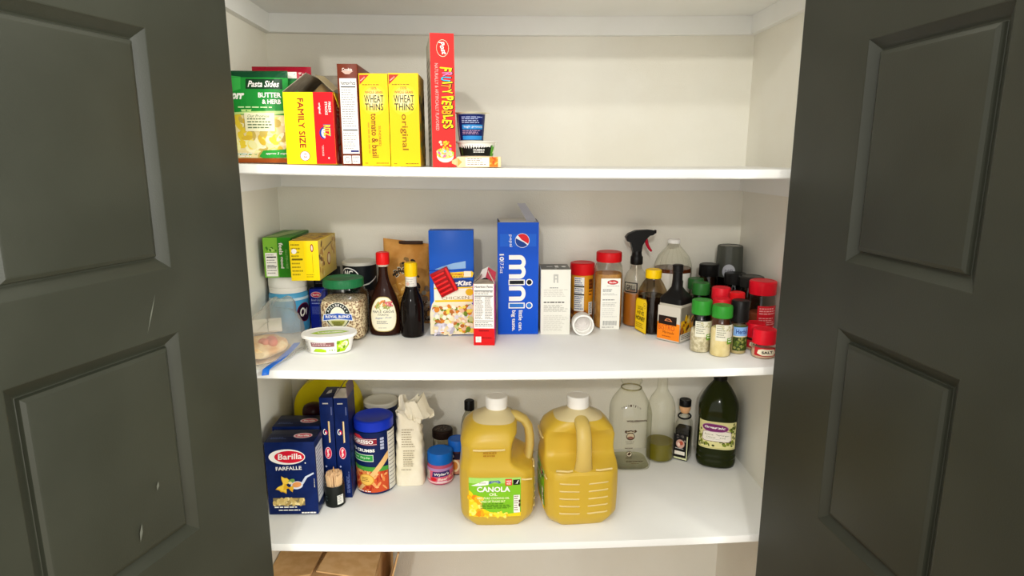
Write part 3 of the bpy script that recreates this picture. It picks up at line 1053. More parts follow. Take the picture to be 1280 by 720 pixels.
mb.loft([[(.056 * math.cos(2 * PI * j / 24) - .006, .095 * math.sin(2 * PI * j / 24) - .01, z) for j in range(24)] for z in (.0026, .0040)], M('#dcc098', .7))
mb.build('paper', t)
mb = MB()
zp = [(.060, .025, .017), (.057, -.008, .012), (.053, -.045, .009), (.048, -.085, .006), (.041, -.115, .004), (.036, -.1335, .001), (.0355, -.1395, -.010)]
mb.loft([[(a - .007, b_ - .003, c - .0004), (a + .007, b_ + .003, c - .0004), (a + .007, b_ + .003, c + .0012), (a - .007, b_ - .003, c + .0012)] for a, b_, c in zp], M('#1565c8', .3))
mb.build('zip_strip', t, angle=70)

# syrup bottle
x = -.3005
t = thing('syrup_bottle', 'brown pancake syrup bottle with red cap and oval cream label', 'bottle', x, .320, on(2, x))
def flat_prof(prof, dk=.62, n=2.3, seg=44): return [ring(2 * r, 2 * r * (dk if r > .016 else 1 - (1 - dk) * max(0, (r - .012)) / .004), z, n, seg) for r, z in prof]
SYR = M('#2a120a', .12)
mb = MB()
mb.loft(flat_prof([(.036, 0), (.041, .003), (.0435, .012), (.0435, .060), (.041, .082), (.034, .108), (.025, .130), (.0165, .150), (.0125, .170), (.0118, .1965)]), SYR)
mb.build('bottle', t)
mb = MB()
mb.lathe([(.0135, .192), (.0150, .193), (.0150, .198), (.0125, .199)], M('#cfc2b0', .3), 30)
mb.build('neck_ring', t)
cap_mesh(.0182, .198, .2315, M('#e0191a', .3), 28).build('cap', t)
def f_syr(u, v, o):
    a = u / .040
    c, s_ = math.sin(a), -math.cos(a)
    zz = .012 + v
    r = .0437 if zz < .06 else (.0437 - (zz - .06) * .125 if zz < .082 else .041 - (zz - .082) * .27)
    n = 2.3
    return ((r + o) * math.copysign(abs(c) ** (2 / n), c), -(r * .62 + o + .0006) * abs(s_) ** (2 / n), zz)
p = Print(.074, .100, f_syr, .004, .006)
CREAM = M('#f0ead0', .4)
def oval(k, m): p.poly([(.5 + .47 * k * (math.copysign(abs(math.cos(a)) ** .75, math.cos(a))) * (1 - .16 * max(0, math.sin(a))), .5 + .49 * k * math.copysign(abs(math.sin(a)) ** .75, math.sin(a))) for a in [2 * PI * i / 40 for i in range(40)]], m)
oval(1.0, M('#b79f5a', .4)); oval(.96, CREAM)
p.blobs(.25, .70, .75, .86, 20, [M(c, .4) for c in ('#c9b46a', '#8a9a4a', '#d98a4a', '#a86a3a', '#e6d29a')], .08, .03, 4)
p.blobs(.55, .72, .84, .84, 12, [M(c, .4) for c in ('#d8707a', '#c8505a')], .07, .03, 5)
p.blobs(.16, .66, .84, .71, 12, [M(c, .4) for c in ('#9aa85a', '#c8c88a')], .1, .015, 6)
p.text('MAPLE GROVE', .5, .575, .72, .065, INK, 0, .0)
p.text('FARMS', .5, .49, .3, .04, INK, 0, .0)
p.text('Sugar Free', .5, .40, .5, .075, M('#5a6a9a', .4), 4, .0, .4)
p.lines(.3, .22, .7, .32, 3, GREY, 3)
p.lines(.35, .1, .65, .13, 1, GREY, 4)
p.build('label', t)

# dark sauce bottle with yellow cap
x = -.2235
t = thing('sauce_bottle', 'almost black sauce bottle with a yellow cap and white neck label', 'bottle', x, .310, on(2, x))
mb = MB()
mb.lathe([(.029, 0), (.031, .002), (.032, .006), (.032, .082), (.0305, .094), (.025, .112), (.0185, .128), (.0155, .142), (.0150, .168)], M('#120d0b', .08), 44)
mb.build('bottle', t)
cap_mesh(.0178, .168, .2055, M('#f4c80c', .3), 30).build('cap', t)
p = Print(.040, .036, f_cyl(.0156, .132), .003)
p.rect(0, 0, 1, 1, M('#e6e2d6', .4))
p.lines(.1, .15, .9, .85, 4, LGREY, 3)
p.ell(.3, .45, .12, .14, M('#d9b0a0', .4))
p.build('neck_label', t)

# kraft paper bag of pasta leaning on the back wall
x = -.253
t = thing('kraft_bag', 'brown paper bag leaning on the back wall behind the syrup bottle', 'bag', x, .435, on(2, x))
fn = pillow(t, .132, .245, .020, textured('kraft_paper', '#c9883a', '#dba055', .6, 20, .2, 90), 'sack', 21, amp=.0022, lean=.07, slope=.075)
p = Print(.132, .245, fn, .011, .011)
for i, ch in enumerate('BROWN'):
    a = R(118 - 56 * i / 4)
    p.text(ch, .48 + .52 * math.cos(a) * .8, .24 + .42 * math.sin(a), .15, .10, M('#e6d8bc', .5), math.degrees(a) - 90, .03)
    p.text(ch, .48 + .52 * math.cos(a) * .8, .24 + .42 * math.sin(a), .12, .080, INK, math.degrees(a) - 90, .015)
p.poly([(.2, .60), (.35, .66), (.65, .66), (.8, .60), (.78, .575), (.65, .635), (.35, .635), (.22, .575)], M('#4a3a28', .5))
p.blobs(.35, .70, .68, .80, 10, [M('#2a2018', .5), M('#8a6a3a', .5)], .05, .02, 4)
p.poly([(.30, .20), (.42, .56), (.50, .58), (.62, .20)], M('#d9a040', .4))
p.blobs(.30, .2, .60, .54, 30, [M(c, .4) for c in ('#e3ad52', '#c98a30', '#f0c878')], .03, .06, 5)
p.rect(.10, .04, .95, .2, M('#5a4434', .5))
p.blobs(.7, .05, .98, .5, 26, [M(c, .5) for c in ('#3a2a20', '#8a7058', '#5a3a2a', '#b9a890')], .06, .04, 8)
p.build('front_print', t)
mb = MB()
mb.box(-.02, .05, -.0065, .0, .236, .246, M('#3a2414', .5), .001)
ob = mb.build('tin_tie', t)
ob.location = (0, .017 - .004, 0)

# blue tuna carton with red tray stuck to it
W_, D_, H_ = .122, .055, .290
x = -.1125
t = thing('tuna_carton', 'tall blue carton with a chicken dish picture and a red ribbed tray on its front', 'box', x, .332, on(2, x))
BL2 = M('#1455bc', .32)
mb = MB()
mb.box(-W_ / 2, W_ / 2, -D_ / 2 + .010, D_ / 2, 0, H_, BL2, .0015)
mb.box(-W_ / 2 + .001, W_ / 2 - .001, -D_ / 2 + .002, -D_ / 2 + .011, 0, H_ * .62, BL2, .0008)
mb.build('body', t)
mb = MB()
mb.box(-W_ / 2 + .012, W_ / 2 - .022, D_ * -.02, D_ * .05, H_ - .0005, H_ + .0007, M('#174a94', .35))
mb.build('lid_seam', t)
p = Print(W_, H_, f_front(D_ / 2 - .010))
p.poly([(.12, .63), (.3, .66), (.55, .69), (.82, .71), (.82, .64), (.5, .63)], M('#8fb4dc', .35))
p.build('torn_paper', t)
p = Print(W_, H_, f_front(D_ / 2 - .002))
p.poly([(.0, 0), (1, 0), (1, .27), (.94, .31), (.8, .345), (.12, .345), (.05, .30), (.0, .22)], M('#f1e6c6', .35))
p.rect(.10, .31, .97, .50, M('#f4eeda', .35))
p.poly([(.30, .545), (.97, .56), (1, .60), (.96, .618), (.30, .60)], M('#f0c832', .35))
p.text('GOURMET', .6, .588, .4, .022, M('#c9501f', .4), -2, .02)
p.text('SELECTS', .58, .563, .36, .016, M('#6a4a18', .4), -2, .01)
p.rect(.78, .565, .94, .617, M('#f4ead2', .35))
p.ell(.66, .50, .36, .045, M('#123a86', .35))
p.text('StarKist', .64, .50, .62, .052, WHITE, 2, .045, .25)
p.poly([(.1, .445), (.97, .455), (.97, .468), (.1, .46)], M('#f0c832', .35))
p.text('CHICKEN', .58, .36, .62, .034, M('#8a7a5a', .4), 2, .0)
p.poly([(.12, .318), (.97, .322), (.97, .345), (.12, .338)], M('#eec62c', .35))
p.ell(.90, .415, .09, .034, M('#e8b81c', .35))
p.blobs(.10, .03, .94, .28, 210, [M(c, .4) for c in ('#f0d85a', '#d9862a', '#c9d08a', '#6f8a2a', '#f4e8c0', '#e8c0a0', '#b96a2a', '#d8d4dc', '#f6efd8')], .058, .022, 7)
p.blobs(.08, .01, .55, .10, 50, [M(c, .4) for c in ('#d8d4e0', '#b9b4c4', '#efe9f0', '#e8d8b0')], .06, .02, 9)
p.build('front_print', t)
mb = MB()
TR = M('#e01a1c', .3)
m = Matrix.Translation((-.020, -D_ / 2 - .0045, .150)) @ Matrix.Rotation(R(-26), 4, 'Y')
mb.box(-.026, .026, -.001, .0060, -.036, .036, M('#a80d12', .35), .0012, rot=m)
for i in range(5):
    zz = -.029 + i * .0125
    mb.box(-.025, .014, -.0060, .001, zz - .001, zz + .0075, TR, .0018, rot=m)
mb.box(.0165, .0255, -.0065, .001, -.035, .035, TR, .0016, rot=m)
mb.build('red_tray', t)

# small red pudding carton with torn-open top
W_, D_, H_ = .0555, .085, .166
x = -.021
t = thing('pudding_box', 'small red carton with a big nutrition panel and its lid torn up', 'box', x, .256, on(2, x), -3)
PNK = M('#c8205a', .35)
open_carton(t, W_, D_, H_, RED, M('#4a4038', .7), front=M('#d8181c', .32), right=PNK, left=RED)
p = Print(W_, H_, f_front(D_ / 2))
p.rect(.02, .28, .98, 1, M('#f2ece4', .4))
p.text('Nutrition Facts', .5, .955, .84, .035, INK, 0, .02)
p.rect(.06, .885, .94, .895, INK)
p.rect(.06, .80, .94, .812, INK)
p.lines(.07, .82, .93, .88, 2, GREY, 2)
p.lines(.07, .42, .5, .79, 14, M('#6a6866', .5), 3, .4)
p.lines(.55, .42, .93, .79, 14, M('#6a6866', .5), 5, .4)
p.rect(.06, .40, .94, .408, INK)
p.lines(.07, .30, .93, .38, 3, GREY, 4)
p.lines(.25, .21, .8, .25, 1, M('#8a0e12', .4), 5)
p.lines(.4, .1, .9, .13, 1, M('#8a0e12', .4), 6)
p.rect(.10, .05, .36, .145, WHITE)
p.lines(.13, .06, .33, .135, 4, LGREY, 6)
p.build('front_print', t)
flap(t, (.004, -.014, H_ + .012), (W_ / 2, -.028, H_ - .001), (.005, .014, .026), M('#b23a4c', .4), M('#b23a4c', .4), .05)
flap(t, (-.020, .002, H_ - .001), (.003, -.013, H_ + .012), (.012, .012, .028), M('#e6e0da', .5), M('#e6e0da', .5), .1)
flap(t, (W_ / 2, -D_ / 2, H_), (W_ / 2, -D_ / 2 + .06, H_ + .001), (-.018, .012, .030), M('#b53a4a', .4), M('#d9c9bd', .5), .1)
flap(t, (-W_ / 2, -D_ / 2, H_), (W_ / 2, -D_ / 2, H_), (0, .028, .006), M('#a23a40', .4), CARD_IN, .2)
flap(t, (-W_ / 2, D_ / 2, H_), (-W_ / 2, -D_ / 2 + .02, H_), (.02, 0, .018), RED, CARD_IN, .1)

# tall blue soda carton standing on end
W_, D_, H_ = .113, .115, .316
x = .071
t = thing('soda_carton', 'tall blue soda can carton standing on end, torn open at the top', 'carton', x, .378, on(2, x))
PB = M('#0b4cbc', .3)
open_carton(t, W_, D_, H_, PB, CARD_IN, front=M('#0c50c6', .28), right=PB, left=M('#174a98', .32))
p = Print(W_, H_, f_front(D_ / 2))
p.rect(.06, .79, .94, .90, M('#1a60d0', .28))
# globe emblem: red top, white wave, blue foot inside a pale ring
cx, cy, rx = .60, .842, .165
ry = rx * W_ / H_
p.ell(cx, cy, rx * 1.06, ry * 1.06, M('#e9eef6', .3), 36)
def arc(a0, a1, k=1.0): return [(cx + rx * k * math.cos(R(a0 + (a1 - a0) * i / 18)), cy + ry * k * math.sin(R(a0 + (a1 - a0) * i / 18))) for i in range(19)]
p.poly(arc(-30, 130) + [(cx - .02, cy + ry * .15)], M('#d9202c', .3))
p.poly(arc(160, 318) + [(cx + .05, cy - ry * .30)], M('#153e8e', .3))
p.text('pepsi', .315, .84, .09, .105, WHITE, -90, .0)
def arch(y1, y0, th=.040):
    """one arch of the rounded letters m and n, turned to read downwards"""
    c_ = (y1 + y0) / 2
    ro, ri = (y1 - y0) / 2, (y1 - y0) / 2 - th
    out = [(.275, y1)] + [(.54 + .145 * math.cos(R(90 - 180 * i / 14)), c_ + ro * math.sin(R(90 - 180 * i / 14))) for i in range(15)] + [(.275, y0), (.275, y0 + th)]
    inn = [(.54 + .050 * math.cos(R(-90 + 180 * i / 14)), c_ + ri * math.sin(R(-90 + 180 * i / 14))) for i in range(15)] + [(.275, y1 - th)]
    p.poly(out + inn, WHITE)
def stem(y0, y1, fill):
    p.rect(.265, y0, .665, y1, WHITE)
    p.rect(.290, y0 + .009, .640, y1 - .009, M(fill, .3))
    p.ell(.775, (y0 + y1) / 2, .085, .030, WHITE, 26)
    p.ell(.775, (y0 + y1) / 2, .060, .0215, M(fill, .3), 26)
arch(.715, .590); arch(.630, .505)
stem(.448, .498, '#10131c')
arch(.440, .305)
stem(.238, .290, '#2f74c8')
p.text('little can.', .565, .125, .10, .19, WHITE, -90, .02)
p.text('big taste.', .385, .125, .12, .19, WHITE, -90, .02)
p.text('10', .10, .695, .11, .06, WHITE, -90, .03)
p.rect(.045, .655, .155, .660, WHITE)
p.text('7.5oz', .10, .60, .085, .09, WHITE, -90, .0)
p.build('front_print', t)
flap(t, (W_ / 2 - .030, -.01, H_ - .002), (W_ / 2 - .002, -.012, H_ - .002), (-.030, .006, .050), M('#5f6fa0', .4), M('#a9a8b0', .5), .10)
flap(t, (-W_ / 2 + .002, -D_ / 2 + .002, H_), (W_ / 2 - .002, -D_ / 2 + .002, H_), (0, .030, -.004), M('#1c4c98', .35), M('#b8b2a6', .6), .12)
flap(t, (W_ / 2 - .002, D_ / 2 - .002, H_), (-W_ / 2 + .002, D_ / 2 - .002, H_), (0, -.05, -.012), M('#1c4c98', .35), M('#d8d4cc', .6), .1)

# white carton with grey top
W_, D_, H_ = .083, .095, .186
x = .1765
t = thing('white_carton', 'plain white carton with a grey top and small grey print, right of the soda carton', 'box', x, .362, on(2, x), -1)
carton(t, W_, D_, H_, M('#e9e7dc', .4), top=M('#6d6c66', .4), right=M('#d8d5ca', .4))
p = Print(W_, H_, f_front(D_ / 2))
p.rect(.42, .80, .47, .93, LGREY); p.rect(.53, .80, .58, .93, LGREY)
p.rect(.42, .90, .58, .93, LGREY); p.rect(.42, .85, .58, .87, LGREY)
p.lines(.3, .715, .72, .73, 1, GREY, 1, .8)
p.lines(.1, .58, .92, .70, 6, M('#cfccc2', .5), 2)
p.lines(.1, .49, .95, .51, 1, INK, 9, .8)
p.lines(.1, .35, .95, .46, 6, M('#b9b6ac', .5), 3)
p.lines(.1, .05, .95, .30, 12, M('#d4d1c6', .5), 4)
p.build('front_print', t)
p = Print(W_, D_, f_top(H_ + .0008))
p.rect(.22, -.08, .42, 0, WHITE); p.rect(.50, -.2, .62, .16, WHITE); p.ell(.8, -.05, .08, .12, WHITE); p.poly([(.45, -.4), (.55, -.4), (.5, -.46)], WHITE)
p.build('top_print', t)

# round bread-crumb style can with red lid
x = .267
t = thing('peanut_can', 'amber yellow can with a red plastic lid and a white panel of small print', 'can', x, .440, on(2, x))
mb = MB()
mb.lathe([(.033, 0), (.034, .001), (.034, .148), (.033, .150)], M('#c98a1c', .35), 44)
mb.build('body', t)
cap_mesh(.0362, .149, .184, RED, 0, 44).build('lid', t)
p = Print(.16, .15, f_cyl(.0341), .005)
p.rect(.0, .0, 1, .30, M('#8a4a14', .4))
p.blobs(.02, .02, .98, .3, 40, [M(c, .4) for c in ('#b8741e', '#6a3410', '#d99a3a')], .04, .04, 3)
p.rect(.32, .28, .51, .96, M('#e6e4dc', .4))
p.lines(.33, .30, .50, .94, 16, M('#4a5a8a', .5), 3, .45)
p.rect(.32, .60, .51, .63, INK); p.rect(.32, .76, .51, .79, INK)
p.rect(.60, .20, .70, .46, M('#e6e4dc', .4))
p.lines(.61, .22, .69, .44, 7, M('#3a3a4a', .5), 6, .5)
p.rect(.60, .72, .70, .92, M('#7a3c14', .4)); p.rect(.60, .55, .70, .68, M('#d98a1c', .4))
p.lines(.6, .56, .7, .9, 5, M('#4a2410', .5), 4)
p.build('label', t)

# white cap lying on its side, its open end towards us
x = .2525
t = thing('loose_cap', 'small white screw cap lying on its side in front of the red-lidded can', 'cap', x, .310, on(2, x))
mb = MB()
def cr(r, y): return [(r * math.cos(2 * PI * j / 44), y, .0305 + r * math.sin(2 * PI * j / 44)) for j in range(44)]
mb.loft([cr(.026, .028), cr(.0285, .027), cr(.0300, .024), cr(.0302, -.012), cr(.0296, -.014), cr(.0258, -.014), cr(.0252, -.012), cr(.0246, .006), cr(.0225, .008), cr(.0215, .020)], WHITE)
mb.build('shell', t)
mb = MB()
mb.loft([cr(.0215, .0196), cr(.016, .0190), cr(.015, .0175), cr(.012, .0175), cr(.011, .019), cr(.002, .019)], M('#dcd6d2', .4))
mb.build('inner_disc', t)

# big seasoning jar
x = .3385
t = thing('seasoning_jar', 'large jar of tan seasoning with red lid and tall white label', 'jar', x, .402, on(2, x))
PWD = textured('tan_powder', '#a97838', '#bd8c48', .8, 30, .15, 200)
mb = MB()
mb.loft([ring(w, w, z, 3.0) for w, z in ((.070, .0015), (.0755, .005), (.0755, .150), (.074, .160))], PWD)
mb.build('powder', t)
mb = MB()
mb.loft([ring(w, w, z, n) for w, z, n in ((.070, 0, 3), (.077, .003, 3), (.0785, .008, 3), (.0785, .170, 3), (.075, .182, 2.6), (.068, .190, 2.2), (.066, .198, 2))], CLEARP, True, False)
mb.build('jar_wall', t)
cap_mesh(.0368, .194, .2225, RED, 50).build('lid', t)
p = Print(.056, .150, f_front(.0396))
p.rect(0, 0, 1, 1, M('#efeee6', .4))
p.ell(.60, .925, .28, .045, M('#a01c1e', .4)); p.ell(.60, .925, .25, .036, M('#d42a2a', .4))
p.text('Badia', .60, .925, .36, .036, WHITE, 0, .02)
p.lines(.3, .83, .95, .86, 1, LGREY, 2)
p.lines(.1, .73, .75, .79, 2, M('#6a6a70', .5), 3); p.lines(.1, .66, .9, .71, 2, LGREY, 4)
p.lines(.1, .56, .8, .59, 1, M('#4a4a50', .5), 5); p.lines(.1, .44, .9, .53, 3, LGREY, 6)
p.lines(.1, .22, .9, .42, 5, M('#d9d8d2', .5), 7)
for i in range(13): p.rect(.15 + .055 * i, .08, .15 + .055 * i + (.02 if i % 3 else .035), .17, M('#8a8a8a', .5))
p.lines(.1, .02, .95, .05, 1, GREY, 8)
p.build('label', t)

# spray bottle
x = .4215
t = thing('spray_bottle', 'spray bottle of amber liquid with a black pump head and red trigger', 'bottle', x, .412, on(2, x))
mb = MB()
mb.lathe([(.030, .002), (.0335, .005), (.0335, .098), (.0335, .0985)], translucent('amber_liquid', '#cc7c28', '#f2b04c', .5), 44)
mb.build('liquid', t)
mb = MB()
mb.lathe([(.030, 0), (.034, .002), (.0352, .006), (.0352, .122), (.033, .140), (.027, .156), (.018, .168), (.0145, .176), (.0145, .192)], CLEARP, 44, True, False)
mb.build('bottle', t)
p = Print(.12, .05, f_cyl(.0353, .085), .005)
hexp = [(.28 + .14 * math.cos(R(60 * i + 30)), .62 + .36 * math.sin(R(60 * i + 30))) for i in range(6)]
p.poly([(.10, .35), (.10, .9), (.32, 1.05), (.50, .9), (.50, .35), (.32, .2)] + [(.32, .26), (.47, .40), (.47, .85), (.32, .98), (.13, .85), (.13, .40)][::-1] if False else [(.13, .36), (.13, .42), (.47, .42), (.47, .36)], INK)
p.rect(.13, .90, .47, .96, INK); p.rect(.45, .38, .48, .94, INK); p.rect(.12, .38, .15, .94, INK)
p.text('GRILL', .31, .66, .24, .30, INK, 0, .03)
p.build('label', t)
mb = MB()
mb.lathe([(.0165, .182), (.018, .184), (.018, .204), (.015, .208), (.0135, .222)], BLK, 26)
def hd(x0, x1, y, z, tilt=0): return [(x0, -y, z - .0), (x1, -y, z + tilt), (x1, y, z + tilt), (x0, y, z)]
side = [(-.013, .218), (-.020, .246), (-.031, .250), (-.036, .262), (-.028, .272), (-.006, .2815), (.030, .283), (.047, .281), (.049, .273), (.044, .268), (.034, .266), (.024, .256), (.014, .238), (.012, .218)]
lo = [mb.bm.verts.new((a, -.010, b_)) for a, b_ in side]
hi = [mb.bm.verts.new((a, .010, b_)) for a, b_ in side]
mb.face(lo, BLK); mb.face(hi[::-1], BLK)
for i in range(len(side)):
    j = (i + 1) % len(side)
    mb.face([lo[i], lo[j], hi[j], hi[i]], BLK)
head = mb.build('pump_head', t, angle=40)
mb = MB()
mb.tube([(.022, 0, .264), (.026, 0, .250), (.030, 0, .238), (.037, 0, .226), (.043, 0, .220)], [(.007, .006), (.0062, .005), (.0055, .0045), (.0045, .004), (.002, .003)], M('#b3122a', .35), 10)
mb.build('trigger', head)
mb = MB()
mb.lathe([(.004, 0), (.0055, .001), (.0055, .006)], BLK, 14)
ob = mb.build('nozzle', head, (.0475, 0, .277), (0, R(90), 0))
mb = MB()
mb.tube([(0, 0, .19), (.002, 0, .12), (.006, 0, .02)], .002, M('#d8d0c0', .4), 8)
mb.build('dip_tube', t)

# big clear vinegar bottle behind
x = .537
t = thing('vinegar_bottle', 'large clear bottle with white cap, brown liquid and a white label, against the back wall', 'bottle', x, .438, on(2, x))
mb = MB()
mb.lathe([(.048, .002), (.053, .006), (.053, .165), (.053, .1655)], M('#5a2a12', .2), 44)
mb.build('liquid', t)
mb = MB()
mb.lathe([(.048, 0), (.054, .002), (.0555, .008), (.0555, .165), (.053, .180), (.045, .200), (.032, .216), (.020, .228), (.0155, .238), (.0155, .246)], CLEAR, 48, True, False)
mb.build('bottle', t)
mb = MB()
for k in range(7):
    a = R(-160 + 20 * k + 10)
    mb.tube([(.0548 * math.cos(a), .0548 * math.sin(a), .172), (.0455 * math.cos(a), .0455 * math.sin(a), .200), (.022 * math.cos(a), .022 * math.sin(a), .2265)], .0009, CLEAR, 6)
mb.build('ridges', t)
cap_mesh(.0180, .238, .2500, WHITE, 26).build('cap', t)
p = Print(.15, .11, f_cyl(.0557, .045), .006)
p.rect(0, 0, .80, 1, M('#ece9de', .4))
p.text('HEINZ', .44, .72, .34, .16, INK, 0, .03) if False else p.text('H', .58, .74, .07, .17, INK, 0, .04)
p.rect(.40, .5, .46, .94, LGREY)
p.ell(.42, .35, .06, .14, INK); p.ell(.42, .35, .045, .11, M('#ece9de', .4))
p.build('label', t)

# honey bottle
x = .4535
t = thing('honey_bottle', 'squat bottle of very dark honey with yellow cap and yellow label turned left', 'bottle', x, .335, on(2, x), -72)
HON = M('#1c0d07', .12)
mb = MB()
mb.loft([ring(w, w * .82, z, 2.8) for w, z in ((.076, .0015), (.081, .005), (.081, .100), (.0805, .106))], HON)
mb.build('honey', t)
mb = MB()
mb.loft([ring(w, w * (.82 if w > .06 else .95), z, n) for w, z, n in ((.076, 0, 2.8), (.083, .003, 2.8), (.085, .010, 2.8), (.085, .112, 2.8), (.080, .124, 2.6), (.062, .142, 2.3), (.044, .152, 2), (.041, .160, 2))], glass('honey_glass', '#d9cdb4', '#6a5c48'), True, False)
mb.build('bottle', t)
cap_mesh(.0225, .1555, .1800, M('#f3c70c', .3), 36).build('cap', t)
p = Print(.060, .100, f_front(.0356), .006)
HY = M('#f6cf14', .35)
p.poly([(0, .03), (1, .0), (1, .90), (.9, 1), (.1, .97), (0, .88)], M('#b98a10', .4))
p.poly([(.03, .05), (.97, .02), (.97, .88), (.88, .97), (.12, .945), (.03, .86)], HY)
p.ell(.80, .80, .12, .085, M('#b98a10', .4)); p.ell(.80, .80, .10, .07, HY); p.ell(.80, .80, .04, .03, M('#b98a10', .4))
p.text('LOCAL', .45, .70, .5, .10, M('#6a4a0c', .4), 0, .02)
p.text('HIVE', .47, .56, .6, .11, M('#6a4a0c', .4), 0, .02)
p.text('HONEY', .48, .40, .8, .13, M('#3a2408', .4), 0, .04)
p.lines(.1, .10, .9, .26, 3, M('#a07a10', .4), 3)
p.build('label', t)

# square marinade bottle
x = .4965
t = thing('marinade_bottle', 'square bottle with a long black neck and an orange label, between honey and green-capped spices', 'bottle', x, .250, on(2, x), 35)
mb = MB()
w = .070
mb.loft([ring(q, q, z, 7) for q, z in ((w - .006, 0), (w, .002), (w, .100), (w - .002, .103))], M('#b9b2a2', .25))
mb.loft([ring(q, q, z, n) for q, z, n in ((w - .002, .1035, 7), (w - .003, .118, 7), (w - .014, .126, 5), (.044, .134, 3), (.030, .146, 2), (.0265, .165, 2), (.0255, .187, 2), (.0285, .188, 2), (.0285, .205, 2), (.024, .2065, 2))], BLK)
mb.build('bottle', t)
ORG = M('#f0861c', .35)
def side_label(fn, full):
    p = Print(w, .100, fn)
    p.rect(.02, .02, .98, .97, M('#c9c2b4', .35))
    p.rect(.02, .05, .98, .52, ORG)
    if full:
        p.rect(.06, .46, .84, .70, M('#241610', .35))
        p.poly([(.32, .56), (.40, .63), (.55, .63), (.66, .56)], M('#e08a5a', .35)); p.poly([(.38, .575), (.42, .61), (.53, .61), (.6, .575)], M('#241610', .35))
        p.text('BISTRO', .42, .38, .70, .15, M('#c9481c', .4), 0, .0)
        p.text('Marinade', .5, .25, .5, .07, M('#8a3410', .4), 0, .0, .3)
        p.lines(.25, .10, .75, .15, 1, M('#a8501c', .4), 3)
    else:
        p.rect(.02, .52, .98, .97, M('#8f8a78', .35))
        p.rect(.02, .05, .98, .60, M('#e8a01c', .35))
        p.blobs(.05, .25, .95, .68, 26, [M(c, .4) for c in ('#f3c21c', '#b3641a', '#5a3014', '#f0d878')], .12, .07, 4)
        p.rect(.02, .05, .98, .24, M('#ece6d6', .4))
        p.lines(.1, .07, .9, .21, 3, M('#4a4a40', .5), 6)
    return p
side_label(f_front(w / 2), True).build('label', t)
side_label(f_right(w / 2), False).build('side_label', t)
t.rotation_euler.z = R(-46)

# ------------------------------------------------------------------ spices in the right corner
def spice_jar(name, label, cat, x, y, r, h, capm, caph, content, cm, group=None, fill=.75, ribs=28, neck=.82, capr=None, print_=None, rz=0, wall=None):
    t = thing(name, label, cat, x, y, on(2, x), rz, group)
    hb = h - caph
    mb = MB()
    mb.lathe([(r * .86, .0012), (r * .93, .004), (r * .93, hb * fill * .95), (r * .80, hb * fill)], cm, 36)
    mb.build(content, t)
    mb = MB()
    mb.lathe([(r * .88, 0), (r * .98, .002), (r, .006), (r, hb * .80), (r * .96, hb * .87), (r * neck, hb * .94), (r * neck, hb)], wall or CLEARP, 36, True, False)
    mb.build('jar_wall', t)
    c_ = capr or r * .98
    cap_mesh(c_, hb - .002, h, capm, ribs).build('cap', t)
    if print_: print_(t, r, hb)
    return t
GRC = M('#2f8a2c', .35)
def green_label(t, r, hb):
    p = Print(r * 2.7, hb * .72, f_cyl(r * 1.004, hb * .12), .004)
    p.rect(.18, .42, .95, .98, M('#dcd8c4', .4))
    p.rect(.60, .30, .98, .52, M('#6a9a2a', .4))
    p.lines(.22, .5, .55, .95, 6, M('#8a8a78', .5), 3); p.lines(.64, .33, .94, .49, 2, WHITE, 4)
    p.blobs(.3, .75, .9, .95, 10, [M('#b9b48a', .4), M('#c9c8a8', .4)], .06, .03, 5)
    p.build('label', t)
DRY = textured('dried_flakes', '#b3a888', '#d9d0b4', .8, 120, .3, 300)
DRY2 = textured('pale_powder', '#dcc98e', '#e6d6a2', .8, 40, .15, 300)
spice_jar('spice_jar', 'green-capped glass spice jar of greyish flakes, left one of the front pair', 'jar', .5310, .143, .0260, .134, GRC, .034, 'spice', DRY, 'green-capped spice jars', .6, print_=green_label)
spice_jar('spice_jar', 'green-capped glass spice jar of pale yellow powder, right one of the front pair', 'jar', .5690, .103, .0258, .128, GRC, .028, 'spice', DRY2, 'green-capped spice jars', .72, print_=green_label)
spice_jar('spice_jar', 'dark glass spice jar with a green cap, behind the flakes jar', 'jar', .5720, .281, .0245, .150, M('#2c6a2c', .35), .030, 'spice', M('#2a2a1c', .6), 'green-capped spice jars', .8, wall=glass('green_glass', '#8a9a80', '#2a3a28'))
spice_jar('spice_jar', 'spice jar whose dark green cap just shows beside the black bottle neck', 'jar', .5740, .333, .0225, .152, M('#2a5a2a', .35), .028, 'spice', M('#3a3020', .6), 'green-capped spice jars', .8)
def herb_label(t, r, hb):
    p = Print(r * 2.6, hb * .80, f_cyl(r * 1.004, hb * .10), .004)
    p.rect(.12, .02, .9, .98, M('#3a4a1c', .4))
    p.rect(.12, .58, .9, .92, M('#7fa8dc', .4)); p.rect(.12, .54, .9, .58, M('#d8d0a8', .4))
    p.text('Herbs', .5, .75, .5, .18, M('#2a4a8a', .4), 0, .02)
    p.blobs(.18, .04, .84, .50, 30, [M(c, .4) for c in ('#4a5a1e', '#6a7a2a', '#2a3414', '#8a8a4a')], .06, .05, 6)
    p.build('label', t)
spice_jar('spice_jar', 'black-capped herb jar with a light blue label band, between green caps and small red lids', 'jar', .6195, .119, .0210, .136, BLK, .052, 'spice', M('#b9a878', .7), None, .85, capr=.0220, print_=herb_label)
spice_jar('spice_jar', 'spice jar with a smooth red cap peeking over the black-capped herb jar', 'jar', .6285, .166, .0195, .146, RED, .026, 'spice', M('#3a2018', .6), 'tall red-capped spice jars', .8, ribs=0)
spice_jar('spice_jar', 'taller red ribbed cap at the back of the spices, below the pepper mill', 'jar', .6070, .222, .0250, .148, M('#d81e2c', .35), .030, 'spice', M('#6a2a18', .6), 'tall red-capped spice jars', .8, ribs=18)
